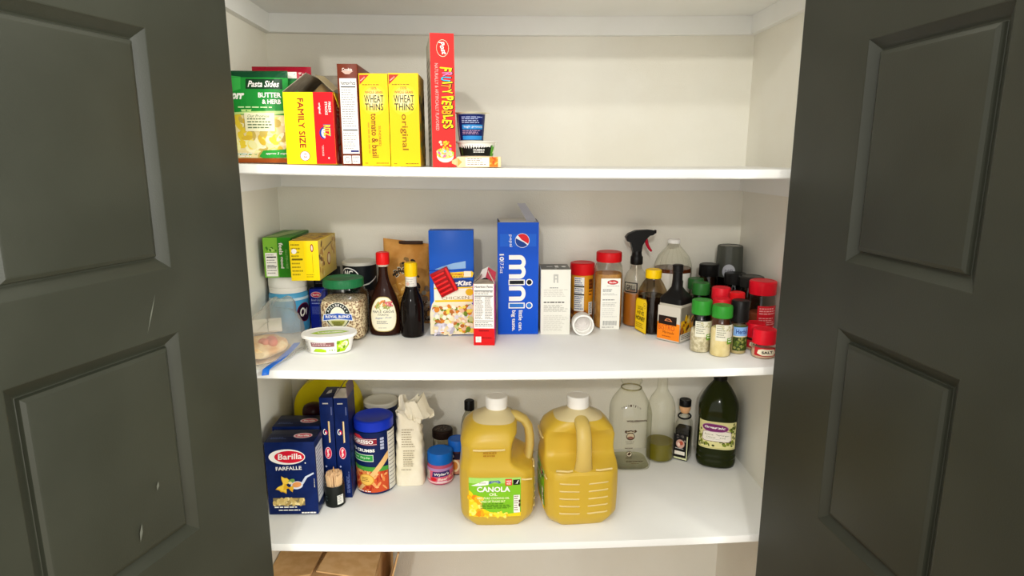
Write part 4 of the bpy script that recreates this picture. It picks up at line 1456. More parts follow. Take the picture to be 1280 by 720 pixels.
spice_jar('spice_jar', 'shorter red ribbed cap just behind the two front green caps', 'jar', .5905, .168, .0240, .130, M('#d81e2c', .35), .024, 'spice', M('#7a3a1c', .6), 'tall red-capped spice jars', .8, ribs=18)
def red_label(t, r, hb):
    p = Print(r * 2.4, hb * .75, f_cyl(r * 1.004, hb * .05), .004)
    p.rect(.22, .02, .98, .98, M('#d31c2a', .35))
    p.rect(.22, .16, .98, .40, M('#f0dcd6', .4))
    p.lines(.28, .44, .92, .66, 4, M('#f0a8a8', .4), 3); p.lines(.28, .72, .92, .92, 3, M('#f0a8a8', .4), 4)
    p.lines(.3, .2, .9, .36, 2, M('#c98a84', .4), 6)
    p.build('label', t)
spice_jar('spice_jar', 'large red-lidded spice jar with a red label beside the right-hand door', 'jar', .7110, .206, .0345, .166, M('#e0182a', .3), .034, 'spice', M('#7a3c24', .6), None, .62, ribs=0, neck=.9, capr=.0345, print_=red_label)
def small_red(t, r, hb):
    p = Print(r * 2.6, hb * .62, f_cyl(r * 1.004, hb * .18), .004)
    p.rect(.05, .05, .95, .95, M('#b8242a', .4))
    p.poly([(.15, .3), (.3, .12), (.7, .12), (.78, .4), (.7, .8), (.3, .82), (.18, .7)], M('#ece0c4', .4))
    p.text('SALT', .47, .48, .36, .36, INK, 6, .04)
    p.build('label', t)
spice_jar('seasoning_shaker', 'small red-lidded shaker with a cream label, nearest the shelf edge', 'jar', .6690, .080, .0290, .071, M('#e0182a', .3), .034, 'salt', M('#d8b49a', .6), 'small red-lidded shakers', .6, ribs=16, neck=.92, print_=small_red)
spice_jar('seasoning_shaker', 'small red-lidded shaker half hidden behind its twin', 'jar', .6745, .147, .0262, .069, M('#e0182a', .3), .034, 'salt', M('#d8b49a', .6), 'small red-lidded shakers', .6, ribs=16, neck=.92, print_=small_red)

# pepper mill
x = .707
t = thing('pepper_mill', 'upturned pepper mill with a smoky grey cover and round silver badge, tallest of the spices', 'mill', x, .440, on(2, x))
mb = MB()
mb.lathe([(.036, 0), (.038, .002), (.038, .130), (.037, .135)], glass('mill_glass', '#6a665c', '#1c1a18'), 40)
mb.build('body', t)
mb = MB()
mb.lathe([(.033, .003), (.035, .005), (.035, .120), (.03, .124)], M('#1c1512', .6), 30)
mb.build('peppercorns', t)
mb = MB()
seg = 48
def fl(r, z): return [((r - (.0012 if j % 4 < 2 else 0)) * math.cos(2 * PI * j / seg), (r - (.0012 if j % 4 < 2 else 0)) * math.sin(2 * PI * j / seg), z) for j in range(seg)]
mb.loft([fl(.0392, .135), fl(.0395, .140), fl(.0365, .222), fl(.0355, .226), fl(.033, .227), fl(.032, .226)], M('#4c4e46', .25))
cov = mb.build('cover', t)
p = Print(.050, .055, f_cyl(.0405, .126), .004)
p.ell(.20, .5, .40, .42, M('#5a5a58', .3)); p.ell(.20, .5, .37, .39, M('#b9bac0', .3))
p.text('pep', .20, .5, .45, .26, M('#4a4a50', .4), 8, .0)
p.build('badge', t)

def dark_jar(label, x, y, r, h, caph, sheen, body):
    t = thing('spice_jar', label, 'jar', x, y, on(2, x), 0, 'black-lidded spice jars')
    mb = MB()
    mb.lathe([(r * .9, 0), (r * .97, .002), (r * .97, h - caph - .012), (r * .85, h - caph - .003), (r * .85, h - caph)], glass('smoked_' + str(round(x * 1000)), '#a08a70', '#3a3024'), 36, True, False)
    mb.build('jar_wall', t)
    mb = MB()
    mb.lathe([(r * .85, .0015), (r * .92, .003), (r * .92, (h - caph) * .7), (r * .85, (h - caph) * .72)], body, 32)
    mb.build('spice', t)
    cap_mesh(r, h - caph - .001, h, sheen, 0, 40).build('cap', t)
dark_jar('spice jar with a tall matt black lid, left of the pepper mill', .634, .402, .0285, .180, .034, BLK, M('#3a2a1c', .6))
dark_jar('spice jar with a black lid tucked right in front of the pepper mill', .6935, .352, .0305, .160, .030, M('#1c1b1a', .3), M('#5a4630', .6))
dark_jar('wide jar with a glossy black lid behind the large red-lidded jar', .7100, .279, .0330, .164, .028, M('#2a2926', .15), M('#7a6448', .6))
# ================================================================== LOWER SHELF
# blue pasta cartons
PBLU = textured('pasta_blue', '#0b1d50', '#0d2158', .35, 30, 0, 100, spec=.1)
DBLU = M('#0a1334', .35)
def farfalle(x, yf, label):
    W_, D_, H_ = .128, .078, .204
    t = thing('pasta_box', label, 'box', x, yf + D_ / 2, on(3, x), 0, 'wide blue pasta boxes')
    carton(t, W_, D_, H_, PBLU, right=M('#12224e', .35), top=DBLU)
    p = Print(W_, H_, f_front(D_ / 2))
    p.ell(.44, .80, .365, .105, WHITE, 34)
    p.ell(.49, .80, .30, .083, M('#d31a34', .35), 34)
    p.text('Barilla', .50, .805, .48, .085, WHITE, 2, .02, .1)
    p.ell(.80, .715, .014, .009, WHITE, 8)
    p.text('FARFALLE', .46, .645, .52, .060, WHITE, 2, .02)
    # spoon and bow-tie pasta
    p.poly([(.60, .405), (.70, .45), (.78, .53), (.95, .585), (.96, .565), (.82, .515), (.74, .43), (.62, .375)], M('#c9d2e4', .3))
    p.ell(.60, .41, .125, .055, M('#d8dce8', .3), tilt=10)
    p.ell(.60, .418, .095, .038, M('#e39a5a', .35), tilt=10)
    def bow(cx, cy, k, a, c):
        pts = [(-.16, .075), (-.10, .060), (-.02, .018), (.02, .018), (.10, .06), (.16, .075), (.15, .03), (.17, 0), (.15, -.03), (.16, -.075), (.10, -.06), (.02, -.018), (-.02, -.018), (-.10, -.06), (-.16, -.075), (-.15, -.03), (-.17, 0), (-.15, .03)]
        co, si = math.cos(R(a)), math.sin(R(a))
        p.poly([(cx + k * (u * co - v * 1.6 * si), cy + k * .63 * (u * si + v * 1.6 * co)) for u, v in pts], M(c, .35))
    bow(.34, .415, 1.0, 65, '#d9a520'); bow(.345, .42, .92, 65, '#f2cc4a')
    bow(.43, .375, .62, -15, '#e0ac2a')
    p.ell(.50, .47, .07, .028, M('#6f9a4a', .35), tilt=25)
    p.ell(.47, .445, .04, .02, M('#f0dca0', .35))
    # window with pasta behind it, small print, weight
    p.rect(.10, .13, .74, .235, M('#8a7a52', .3))
    p.blobs(.12, .145, .72, .22, 46, [M(c, .35) for c in ('#d9c07a', '#b3985a', '#efdca0', '#c9ae6a')], .05, .025, 4)
    p.lines(.12, .095, .74, .115, 1, WHITE, 3, .8)
    p.lines(.2, .055, .70, .072, 1, WHITE, 5, .8)
    p.lines(.66, .015, .98, .035, 1, WHITE, 6, .9)
    p.lines(.95, .38, .965, .55, 1, LGREY, 8, .8, True)
    p.build('front_print', t)
    p = Print(D_, H_, f_right(W_ / 2))
    p.rect(.10, .14, .90, .90, M('#c9ccd4', .4))
    p.lines(.16, .18, .84, .86, 14, M('#6a7288', .5), 7, .35)
    p.build('side_print', t)
    p = Print(W_, D_, f_top(H_ + .0008))
    p.ell(.70, -.02, .19, .20, M('#e8c8cc', .35)); p.ell(.71, -.02, .165, .155, M('#d8606a', .35))
    p.text('Barilla', .71, -.02, .24, .13, WHITE, 0, .03)
    p.lines(.08, -.32, .42, -.15, 2, M('#4a5f9a', .4), 4)
    p.build('top_print', t)
    return t
farfalle(-.526, .126, 'dark blue box of bow-tie pasta with a red oval badge, front left')
farfalle(-.537, .222, 'dark blue pasta box directly behind the bow-tie pasta box')
def spaghetti(x, label, opened):
    W_, D_, H_ = .0365, .085, .293
    t = thing('pasta_box', label, 'box', x, .217 + D_ / 2, on(3, x), 0, 'tall thin blue pasta boxes')
    if opened: open_carton(t, W_, D_, H_, PBLU, CARD_IN, front=PBLU, right=PBLU, left=PBLU)
    else: carton(t, W_, D_, H_, PBLU, top=DBLU)
    p = Print(W_, H_, f_front(D_ / 2))
    p.lines(.25, .935, .8, .95, 1, LGREY, 3, .8)
    p.rect(.82, .83, .90, .91, M('#5a6490', .4))
    p.rect(.60, .56, .68, .77, M('#e6d2a4', .4)); p.rect(.565, .555, .59, .77, M('#e0b050', .4))
    p.ell(.30, .665, .14, .030, WHITE, a0=70, a1=290); p.ell(.33, .665, .12, .024, PBLU)
    p.ell(.40, .66, .09, .022, M('#e03a50', .4)); p.ell(.36, .655, .05, .012, WHITE)
    p.ell(.46, .455, .25, .060, M('#e6b8c4', .4)); p.ell(.46, .455, .22, .052, M('#d31a44', .35))
    p.text('Barilla', .46, .455, .17, .075, WHITE, -90, .03)
    p.lines(.6, .05, .85, .30, 3, M('#6a7ab0', .4), 5, .5, True)
    for i in range(5): p.ell(.25, .08 + .06 * i, .07, .010, M('#9aa6d0', .4), 10)
    p.build('front_print', t)
    p = Print(W_, D_, f_top(H_ + .0009))
    if not opened:
        p.poly([(.35, -.2), (.7, -.1), (.6, .2), (.4, .1)], LGREY)
        p.build('top_print', t)
    p = Print(D_, H_, f_right(W_ / 2))
    p.rect(.1, .75, .9, .95, M('#2a2340', .4))
    p.lines(.15, .1, .8, .7, 8, M('#4a5fa4', .4), 6, .4, True)
    p.build('side_print', t)
    if opened:
        flap(t, (W_ / 2, -D_ / 2, H_), (W_ / 2, D_ / 2, H_), (-.006, .01, .032), M('#3a2a44', .4), M('#6a5a62', .5), .1)
        flap(t, (-W_ / 2, D_ / 2, H_), (-W_ / 2, -D_ / 2, H_), (.018, .0, .024), M('#1c1a3a', .4), M('#574a52', .5), .1)
        flap(t, (-W_ / 2, -D_ / 2, H_), (W_ / 2, -D_ / 2, H_), (.002, .02, .020), M('#2a2140', .4), CARD_IN, .15)
    return t
spaghetti(-.4505, 'tall thin dark blue pasta box with closed lid, left of its twin', False)
spaghetti(-.4115, 'tall thin dark blue pasta box with its lid torn open, right of its twin', True)

# toothpicks
x = -.4325
t = thing('toothpick_cup', 'small dark cylinder full of wooden toothpicks in front of the tall pasta boxes', 'container', x, .187, on(3, x))
mb = MB()
mb.lathe([(.0245, 0), (.0265, .002), (.0265, .058), (.0255, .060), (.0245, .060), (.0240, .050)], M('#181b18', .3), 40)
mb.build('cup', t)
mb = MB()
mb.lathe([(.0252, .0595), (.0258, .0600), (.0262, .078), (.0250, .0785)], CLEARP, 36, False, False)
mb.build('collar', t)
p = Print(.10, .05, f_cyl(.0266, .004), .004)
p.rect(.62, .10, .80, .62, M('#dcdcd4', .4))
p.lines(.64, .14, .78, .58, 5, GREY, 5)
p.text('C', .30, .45, .10, .26, M('#5a6a6a', .4), 0, .0)
p.build('label', t)
rg = random.Random(3)
mb = MB()
for i in range(150):
    a, rr = rg.uniform(0, 2 * PI), .022 * math.sqrt(rg.random())
    bx, by = rr * math.cos(a), rr * math.sin(a)
    h = .090 + .009 * (1 - rr / .022) + rg.uniform(-.002, .002)
    mb.tube([(bx * .8, by * .8, .02), (bx * 1.03, by * 1.03, h - .004), (bx * 1.05, by * 1.05, h)], [.0016, .0016, .0005], M('#e3bf92', .6), 5)
mb.tube([(.004, -.002, .05), (.001, -.004, .106), (.001, -.004, .110)], [.0016, .0016, .0005], M('#c99a62', .6), 5)
o = mb.build('toothpicks', t)
o['kind'] = 'stuff'

# bread crumb canister
x = -.3395
t = thing('crumb_canister', 'blue canister of bread crumbs with a bright blue lid and a pasta picture', 'canister', x, .286, on(3, x))
mb = MB()
mb.lathe([(.0525, 0), (.0535, .001), (.0535, .004), (.0528, .005), (.0528, .184), (.0535, .186)], M('#0d1f4e', .35), 52)
mb.build('body', t)
cap_mesh(.0555, .186, .2155, M('#1733b4', .35), 0, 52).build('lid', t)
p = Print(.30, .178, f_cyl(.0530, .0055, R(-10)), .007)
p.rect(.22, .0, .69, .36, M('#c9502a', .35))
p.blobs(.23, .03, .66, .40, 120, [M(c, .4) for c in ('#e38a4a', '#d9602f', '#f0b878', '#b3321c', '#e9a060', '#c9441f')], .030, .022, 8)
p.poly([(.22, .40), (.69, .345), (.69, .42), (.5, .44), (.22, .45)], M('#4a9a3a', .4))
p.poly([(.28, .36), (.69, .34), (.69, .40)], M('#c9502a', .4)) if False else None
p.rect(.22, .45, .69, 1, M('#0d1f4e', .35))
p.poly([(.36, .0), (.40, .0), (.70, .56), (.70, .68), (.66, .62)], M('#e3b878', .4))
p.ell(.475, .22, .075, .10, M('#d99a3a', .4)); p.ell(.475, .22, .064, .085, M('#f0c05a', .4))
p.lines(.43, .18, .52, .26, 3, M('#8a5a1a', .4), 3)
p.rect(.24, .80, .585, .915, M('#8a1c30', .4)); p.poly([(.30, .915), (.36, .96), (.42, .965), (.46, .915)], M('#c9303a', .4))
p.rect(.24, .812, .585, .818, WHITE); p.rect(.24, .897, .585, .903, WHITE)
p.text('PROGRESSO', .405, .858, .30, .060, WHITE, 0, .04)
p.text('BREAD CRUMBS', .40, .715, .33, .052, WHITE, 0, .04)
p.rect(.255, .53, .55, .645, M('#d9e8d0', .4)); p.rect(.26, .54, .545, .635, M('#2f9a44', .4))
p.text('Italian Style', .40, .588, .24, .045, M('#d8f0c8', .4), 0, .01, .2)
for i in range(4): p.rect(.615, .72 + .052 * i, .65, .76 + .052 * i, M('#aeb6d0', .4))
p.rect(.69, 0, .84, .985, M('#dcdad0', .4))
p.lines(.70, .03, .83, .95, 14, GREY, 7, .25)
p.lines(.3, .01, .6, .03, 1, WHITE, 8, .7)
p.build('label', t)

x = -.3435
t = thing('oat_canister', 'canister with a flat whitish lid behind the blue bread crumb canister', 'canister', x, .428, on(3, x))
mb = MB()
mb.lathe([(.048, 0), (.049, .001), (.049, .192), (.048, .193)], M('#1a2650', .4), 44)
mb.build('body', t)
cap_mesh(.0510, .193, .207, M('#dcd8c8', .45), 0, 44).build('lid', t)

# flour sack, rolled and crumpled at the top
x = -.2435
t = thing('flour_bag', 'crumpled cream paper sack with its top rolled open, beside the blue canister', 'bag', x, .324, on(3, x))
rg = random.Random(17)
SACK = textured('sack_paper', '#e9e0c6', '#f0e8d2', .7, 14, .5, 55, dist=.004)
mb = MB()
rr = []
NS = 44
for i in range(19):
    k = i / 18
    z = .205 * k
    w = .084 - .004 * math.sin(k * PI) - .014 * max(0, k - .45) / .55
    d = .084 - .050 * max(0, k - .35) / .65
    q = ring(w, d, z, 5 - 2 * k, NS)
    rr.append([(a + .0022 * math.sin(9 * z / .05 + j * .43) * (.3 + k), b_ + .0024 * math.sin(z * 110 + j * .57) * (.2 + k), max(0, c + (.004 * math.sin(j * .7) + .020 * math.cos(2 * PI * j / NS) * -1) * k ** 3)) for j, (a, b_, c) in enumerate(q)])
mb.loft(rr, SACK, True, False)
mb.build('sack', t, angle=50).scale.z = .965
mb = MB()
lo, mid, hi, tp = [], [], [], []
for j in range(NS):
    a = 2 * PI * j / NS
    c, s_ = math.cos(a), math.sin(a)
    n1, n2 = .005 * math.sin(3 * a + 1) + rg.uniform(-.002, .002), .007 * math.sin(5 * a + 2) + rg.uniform(-.003, .003)
    lo.append((.030 * c, .017 * s_, .196 + -.020 * c + n1 * .4))
    mid.append((.036 * c + .006 + n1, .026 * s_ + n1, .216 - .014 * c + n2 * .6))
    hi.append((.050 * c + .016 + n1, .034 * s_ + n2, .222 - .010 * c + n1 * 1.6 - (.022 if math.sin(3 * a) > .2 else 0)))
    tp.append((.032 * c + .006 + n2 * .6, .018 * s_ + n1, .262 + .010 * math.sin(2 * a + 1) + n2))
mb.loft([lo, mid, hi, [(a * .8 + .002, b_ * .8, c + .012) for a, b_, c in hi], tp, [(.016 * math.cos(2 * PI * j / NS), .010 * math.sin(2 * PI * j / NS), .225) for j in range(NS)]], SACK, False, True)
mb.build('rolled_top', t, angle=40).scale.z = .965
p = Print(.070, .17, lambda u, v, o: (u, -(.042 - .025 * max(0, v / .205 - .35) / .65) - .0038 - o, v + .002), .005, .005)
p.lines(.22, .66, .78, .98, 8, M('#a89c80', .6), 5, .35)
p.lines(.28, .34, .80, .63, 8, M('#a89c80', .6), 6, .4)
p.lines(.2, .27, .72, .31, 1, M('#b5aa90', .6), 7, .5)
p.build('front_print', t)

# bouillon jar and jars behind it
x = -.1570
t = thing('bouillon_jar', 'small jar with wide blue lid and pink label, front of three little jars', 'jar', x, .320, on(3, x))
mb = MB()
mb.lathe([(.033, 0), (.0365, .003), (.0375, .008), (.0375, .052), (.035, .060), (.033, .066)], M('#b8506a', .25), 44)
mb.build('jar_wall', t)
cap_mesh(.0372, .062, .0955, M('#1262b8', .35), 44, dome=0).build('lid', t)
p = Print(.14, .046, f_cyl(.0377, .007), .005)
p.rect(.05, 0, .95, 1, M('#d9607a', .4)); p.rect(.05, .82, .95, 1, M('#b088b8', .4)); p.rect(.05, 0, .95, .10, M('#f0c8c4', .4))
p.poly([(.34, .42), (.36, .78), (.72, .84), (.74, .5)], M('#3a2a68', .4))
p.text("Wyler's", .545, .61, .32, .26, WHITE, 4, .03, .2)
p.ell(.37, .27, .07, .13, M('#d8202a', .4)); p.text('Beef', .57, .30, .22, .20, M('#f4dcd0', .4), 4, .03, .3)
p.rect(.45, .06, .66, .16, M('#e8d0d8', .4))
p.rect(.14, .2, .28, .8, M('#c9c0b4', .4)); p.lines(.15, .25, .27, .75, 5, GREY, 4)
p.blobs(.72, .12, .92, .5, 12, [M(c, .4) for c in ('#f0a890', '#d8505a', '#f4d0b0')], .04, .1, 5)
p.build('label', t)
x = -.1565
t = thing('glass_jar', 'clear jar with a dark brown metal lid behind the blue-lidded jar', 'jar', x, .416, on(3, x))
mb = MB()
mb.lathe([(.026, 0), (.0295, .003), (.0300, .008), (.0300, .080), (.028, .092), (.026, .096)], glass('jar_glass', '#e6e4dc', '#7a776c'), 40, True, False)
mb.build('jar_wall', t)
mb = MB()
mb.lathe([(.025, .0015), (.028, .004), (.0285, .04), (.02, .042)], M('#4a4238', .7), 30)
mb.build('spice', t)
lid = cap_mesh(.0315, .094, .1195, M('#241914', .35), 0, 44).build('lid', t)
p = Print(.05, .05, f_top(.1189))
p.blobs(.12, -.38, .88, .38, 24, [M('#6a5a4c', .5), M('#8a7a6a', .5), M('#3a2c24', .5)], .07, .05, 4, True)
p.build('lid_print', lid)
x = -.1090
t = thing('bouillon_jar', 'blue-lidded jar with a round picture label, half hidden by the left oil jug', 'jar', x, .371, on(3, x))
mb = MB()
mb.lathe([(.024, 0), (.0262, .002), (.0270, .006), (.0270, .070), (.025, .078)], M('#4a2a2a', .3), 36)
mb.build('jar_wall', t)
cap_mesh(.0278, .076, .108, M('#1a62c0', .35), 36, dome=0).build('lid', t)
p = Print(.09, .066, f_cyl(.0272, .005), .004)
p.rect(.1, 0, .95, 1, M('#c98a6a', .4)); p.rect(.1, .7, .95, 1, M('#20182c', .4))
p.ell(.42, .4, .16, .30, M('#f0d8a8', .4)); p.ell(.42, .4, .10, .2, M('#d9883a', .4)); p.ell(.34, .86, .06, .08, WHITE)
p.build('label', t)
x = -.074
t = thing('dark_bottle', 'black-capped bottle almost hidden behind the left oil jug', 'bottle', x, .437, on(3, x))
mb = MB()
mb.lathe([(.024, 0), (.0265, .002), (.0270, .008), (.0270, .120), (.022, .148), (.014, .165), (.0130, .176)], glass('bottle_glass', '#e0ddd0', '#8a877a'), 36, True, False)
mb.build('bottle', t)
cap_mesh(.0155, .172, .203, BLK, 26).build('cap', t)

# gallon jugs of yellow oil
JUG = translucent('yellow_oil_jug', '#f5d048', '#f9da66', .45, rough=.3)
NECK = translucent('milky_plastic', '#efe0ae', '#f3e4b4', .35)
def jug_section(z):
    """half widths and right-hand pull-in of the jug at height z"""
    pts = [(0, .080), (.004, .083), (.018, .0915), (.032, .0965), (.085, .0985), (.130, .0985), (.158, .0975), (.172, .0945), (.190, .0925), (.204, .0930), (.225, .0945), (.245, .088), (.262, .073), (.276, .053), (.285, .036), (.292, .0275), (.298, .026)]
    for (a, wa), (b_, wb) in zip(pts, pts[1:]):
        if a <= z <= b_: return wa + (wb - wa) * (z - a) / (b_ - a)
    return pts[-1][1]
x = .0085
t = thing('oil_jug', 'big yellow jug of cooking oil with its green label facing front, left of the pair', 'jug', x, .161, on(3, x), 0, 'yellow oil jugs')
zs = [0, .004, .010, .018, .025, .032, .05, .085, .11, .130, .145, .152, .158, .165, .172, .181, .190, .197, .204, .214, .225, .235, .245, .254, .262, .269, .276, .281, .285, .289, .292, .298]
mb = MB()
rr, mats = [], []
for z in zs:
    w = jug_section(z)
    # the corner that carries the handle is pulled in between shoulder and waist
    pin = 0
    if .150 < z < .285: pin = .053 * min(1, (z - .150) / .025) * min(1, max(0, (.285 - z) / .06))
    ch = .030 if z < .225 else .030 * max(0, 1 - (z - .225) / .05)      # flattened corners
    n = 4.6 if z < .225 else 4.6 - 2.6 * (z - .225) / .06 if z < .285 else 2.0
    q = []
    for j in range(64):
        a = 2 * PI * j / 64
        c, s_ = math.cos(a), math.sin(a)
        px, py = w * math.copysign(abs(c) ** (2 / n), c), w * math.copysign(abs(s_) ** (2 / n), s_)
        over = abs(px) + abs(py) - (2 * w - ch)
        if over > 0:
            px -= math.copysign(over / 2, px)
            py -= math.copysign(over / 2, py)
        if px > 0: px -= pin * (px / w) ** 1.5
        q.append((px, py, z))
    rr.append(q)
    mats.append(NECK if z >= .268 else JUG)
mb.loft(rr, mats[:-1], True, True)
mb.build('body', t, angle=30)
mb = MB()
mb.tube([(.030, 0, .272), (.050, 0, .270), (.071, 0, .259), (.083, 0, .240), (.0875, 0, .212), (.0875, 0, .185), (.085, 0, .162), (.078, 0, .142)],
        [(.019, .012), (.019, .012), (.019, .012), (.0195, .012), (.0195, .012), (.020, .012), (.023, .012), (.026, .010)], translucent('jug_handle', '#f4da7c', '#f8e28e', .45), 18, (0, 1, 0))
mb.build('handle', t, angle=60)
mb = MB()
for k in range(5):
    for s_ in (-1, 1):
        y0, y1 = s_ * .010, s_ * .062
        zz = .040 + .0205 * k
        mb.tube([(.0955, y0, zz), (.0978, y0 + s_ * .004, zz), (.0978, y1 - s_ * .006, zz + .003), (.0950, y1, zz + .003)], .0020, JUG, 8)
for s_ in (-1, 1): mb.tube([(.094, s_ * .030, .158), (.0965, s_ * .040, .158), (.0940, s_ * .072, .160)], .0026, JUG, 8)
mb.tube([(-.060, -.0945, .216), (-.045, -.0968, .216), (.010, -.0968, .2165), (.02, -.0945, .2165)], .0026, JUG, 8)
mb.tube([(.062, -.0945, .136), (.070, -.0968, .136), (.088, -.0950, .137)], .0022, JUG, 8)
for q in range(len(mb.mats)): mb.mats[q] = translucent('jug_rib', '#f8e29a', '#f8e29a', .35)  # ribs paler than the jug: their highlights are put into the colour
o = mb.build('ribs', t)
o['kind'] = 'stuff'
cap_mesh(.0290, .2935, .3245, M('#f1efe8', .4), 44).build('cap', t)
def f_jug(u, v, o):
    n, a = 4.6, u / .0985
    w = jug_section(.032 + v) + o + .0006
    # march along the squarish section by its x position
    xx = max(-w * .9995, min(w * .9995, u))
    yy = w * (1 - abs(xx / w) ** n) ** (1 / n)
    return (xx, -yy, .032 + v)
p = Print(.132, .108, lambda u, v, o: f_jug(u - .006, v + .003, o), .008, .009)
p.rect(0, 0, 1, 1, M('#7fc02a', .35))
p.rect(0, .86, 1, 1, M('#a4d86a', .35))
p.poly([(0, 0), (1, 0), (1, .10), (.72, .06), (.40, .12), (.26, .22), (.14, .45), (.06, .62), (0, .68)], M('#f4cf1c', .35))
p.blobs(.0, .0, .26, .5, 36, [M(c, .4) for c in ('#f7dc3a', '#f2a81c', '#f9e56a', '#e98a1c', '#f4c41a')], .06, .06, 5)
p.blobs(.3, .0, .8, .09, 18, [M(c, .4) for c in ('#f7dc3a', '#f2b81c', '#f9e56a')], .06, .035, 6)
p.poly([(.04, .80), (.30, .93), (.38, .93), (.38, .83), (.20, .80)], M('#f0f2e6', .4))
p.lines(.2, .85, .33, .89, 1, LGREY, 2, .7)
p.poly([(.38, .86), (.40, .92), (.58, .935), (.62, .88), (.58, .86), (.50, .90), (.42, .86)], M('#4a6a9a', .4))
p.poly([(.42, .885), (.44, .905), (.56, .912), (.58, .89), (.50, .915)], M('#c9d8e8', .4))
p.rect(.70, .81, .83, .97, M('#dc4030', .4)); p.text('VALUE', .765, .915, .10, .04, WHITE, 0, .03); p.text('SIZE', .765, .855, .08, .04, WHITE, 0, .03)
p.rect(.85, .82, .98, .95, M('#14181a', .4)); p.poly([(.88, .84), (.91, .86), (.95, .94), (.96, .93), (.94, .88), (.93, .84), (.915, .87)], WHITE)
p.text('CANOLA', .475, .715, .64, .135, WHITE, 0, .03)
p.text('OIL', .47, .585, .16, .075, M('#f4f7d0', .4), 0, .02)
p.text('100% PURE COOKING OIL', .47, .49, .62, .055, M('#eef4b8', .4), 0, .02)
p.text('FREE OF TRANS FAT', .47, .405, .46, .055, M('#eef4b8', .4), 0, .02)
p.lines(.22, .20, .82, .35, 4, M('#2f5a14', .4), 4, .35)
p.rect(.86, .10, .98, .56, M('#efeee2', .4))
p.lines(.87, .13, .96, .54, 7, M('#7a5a4a', .4), 6, .4)
p.ell(.975, .30, .02, .05, M('#4a2a1c', .4)); p.ell(.975, .40, .02, .04, M('#4a2a1c', .4))
p.build('label', t)
p = Print(.05, .02, lambda u, v, o: (u - .012, -.0976 - o - .0012, .190 + v + .004), .01)
p.lines(.05, .1, .95, .9, 2, M('#a8741c', .5), 3, .4)
p.build('date_print', t)
dup(t, (.222, .156, on(3, .222)), -86, 'big yellow jug of cooking oil with its handle facing front, right of the pair')

# empty milk bottle
x = .4195
t = thing('milk_bottle', 'large empty clear glass milk bottle with brown printing, beside the right oil jug', 'bottle', x, .405, on(3, x))
mb = MB()
mb.loft([ring(2 * r, 2 * r, z, n, 56) for r, z, n in ((.052, 0, 4), (.0585, .003, 4), (.0600, .010, 4), (.0600, .172, 4), (.0585, .186, 3.6), (.053, .205, 3), (.043, .224, 2.4), (.033, .241, 2), (.0285, .250, 2), (.0275, .262, 2), (.0320, .264, 2), (.0325, .270, 2), (.0300, .276, 2), (.0275, .277, 2))], CLEAR, True, False)
mb.build('bottle', t, angle=60)
mb = MB()
mb.tube([(.0300 * math.cos(a), .0300 * math.sin(a), .246) for a in [2 * PI * i / 30 for i in range(31)]], .0022, glass('glass_rim', '#d8d4ba', '#6a664e'), 8)
mb.build('rim', t, angle=60)
mb = MB()
mb.loft([ring(.104, .104, .0015, 4, 40), ring(.112, .112, .007, 4, 40)], glass('glass_base', '#f3f2e6', '#c4c4ac'), True, True)
mb.build('thick_base', t, angle=60)
p = Print(.10, .225, lambda u, v, o: (u, -.0606 - o if v < .170 else -.0606 - o + (v - .170) * .28, .008 + v), .006)
BRP = M('#4a3320', .5)
for i, ch in enumerate('TRADITION'):
    p.text(ch, .12 + .068 * i, .885 - .0035 * (i - 4) ** 2 * .6, .045, .028, BRP, (4 - i) * 3, .0)
p.build('neck_print', t)
p = Print(.105, .225, lambda u, v, o: (u, -.0603 - o, .008 + v), .006)
p.text("VOLLEMAN'S", .56, .685, .58, .030, BRP, 2, .05)
p.lines(.4, .655, .75, .663, 1, M('#8a7a5a', .5), 3)
p.build('name_print', t)
# cow-head emblem: horns, ears, muzzle
p = Print(.105, .225, lambda u, v, o: (u, -.0603 - o, .008 + v), .006)
p.poly([(.22, .53), (.26, .555), (.32, .545), (.40, .555), (.48, .545), (.54, .56), (.58, .535), (.52, .515), (.28, .51)], BRP)
p.poly([(.28, .535), (.34, .53), (.40, .54), (.46, .53), (.52, .54), (.50, .522), (.30, .52)], M('#cfc8ac', .5))
p.ell(.40, .465, .125, .052, BRP); p.ell(.40, .470, .10, .040, M('#cfbfa0', .5)); p.ell(.40, .450, .08, .018, M('#8a5a4a', .5))
p.text('FAMILY', .39, .39, .24, .016, M('#7a6a4a', .5), 0, .0); p.text('DAIRY', .39, .365, .2, .016, M('#7a6a4a', .5), 0, .0)
p.build('front_print', t)
p = Print(.105, .225, lambda u, v, o: (u, -.0603 - o, .008 + v), .006)
p.lines(.25, .29, .55, .305, 1, M('#6a5a40', .5), 4, .8)
p.ell(.38, .215, .085, .042, BRP); p.ell(.38, .215, .07, .034, M('#cfc8ac', .5)); p.poly([(.32, .21), (.38, .245), (.44, .225), (.38, .19)], BRP)
p.lines(.28, .15, .50, .162, 1, BRP, 5, .8); p.lines(.3, .10, .92, .113, 1, BRP, 7, .8); p.lines(.45, .07, .75, .082, 1, M('#7a6a4a', .5), 8, .8)
p.build('base_print', t)

# clear wine-type bottle with a little olive oil
x = .5215
t = thing('oil_bottle', 'tall clear bottle with an inch of green oil, right of the milk bottle', 'bottle', x, .428, on(3, x))
mb = MB()
mb.lathe([(.034, .003), (.0400, .006), (.0405, .058), (.0405, .0585)], translucent('olive_oil', '#8c8618', '#cfc02e', .55), 44)
mb.build('oil', t)
mb = MB()
mb.lathe([(.036, 0), (.0415, .003), (.0425, .009), (.0425, .160), (.040, .182), (.033, .202), (.022, .218), (.0165, .230), (.0155, .250), (.0150, .285), (.0170, .286), (.0170, .294), (.0145, .295)], CLEAR, 48, True, False)
mb.build('bottle', t, angle=60)

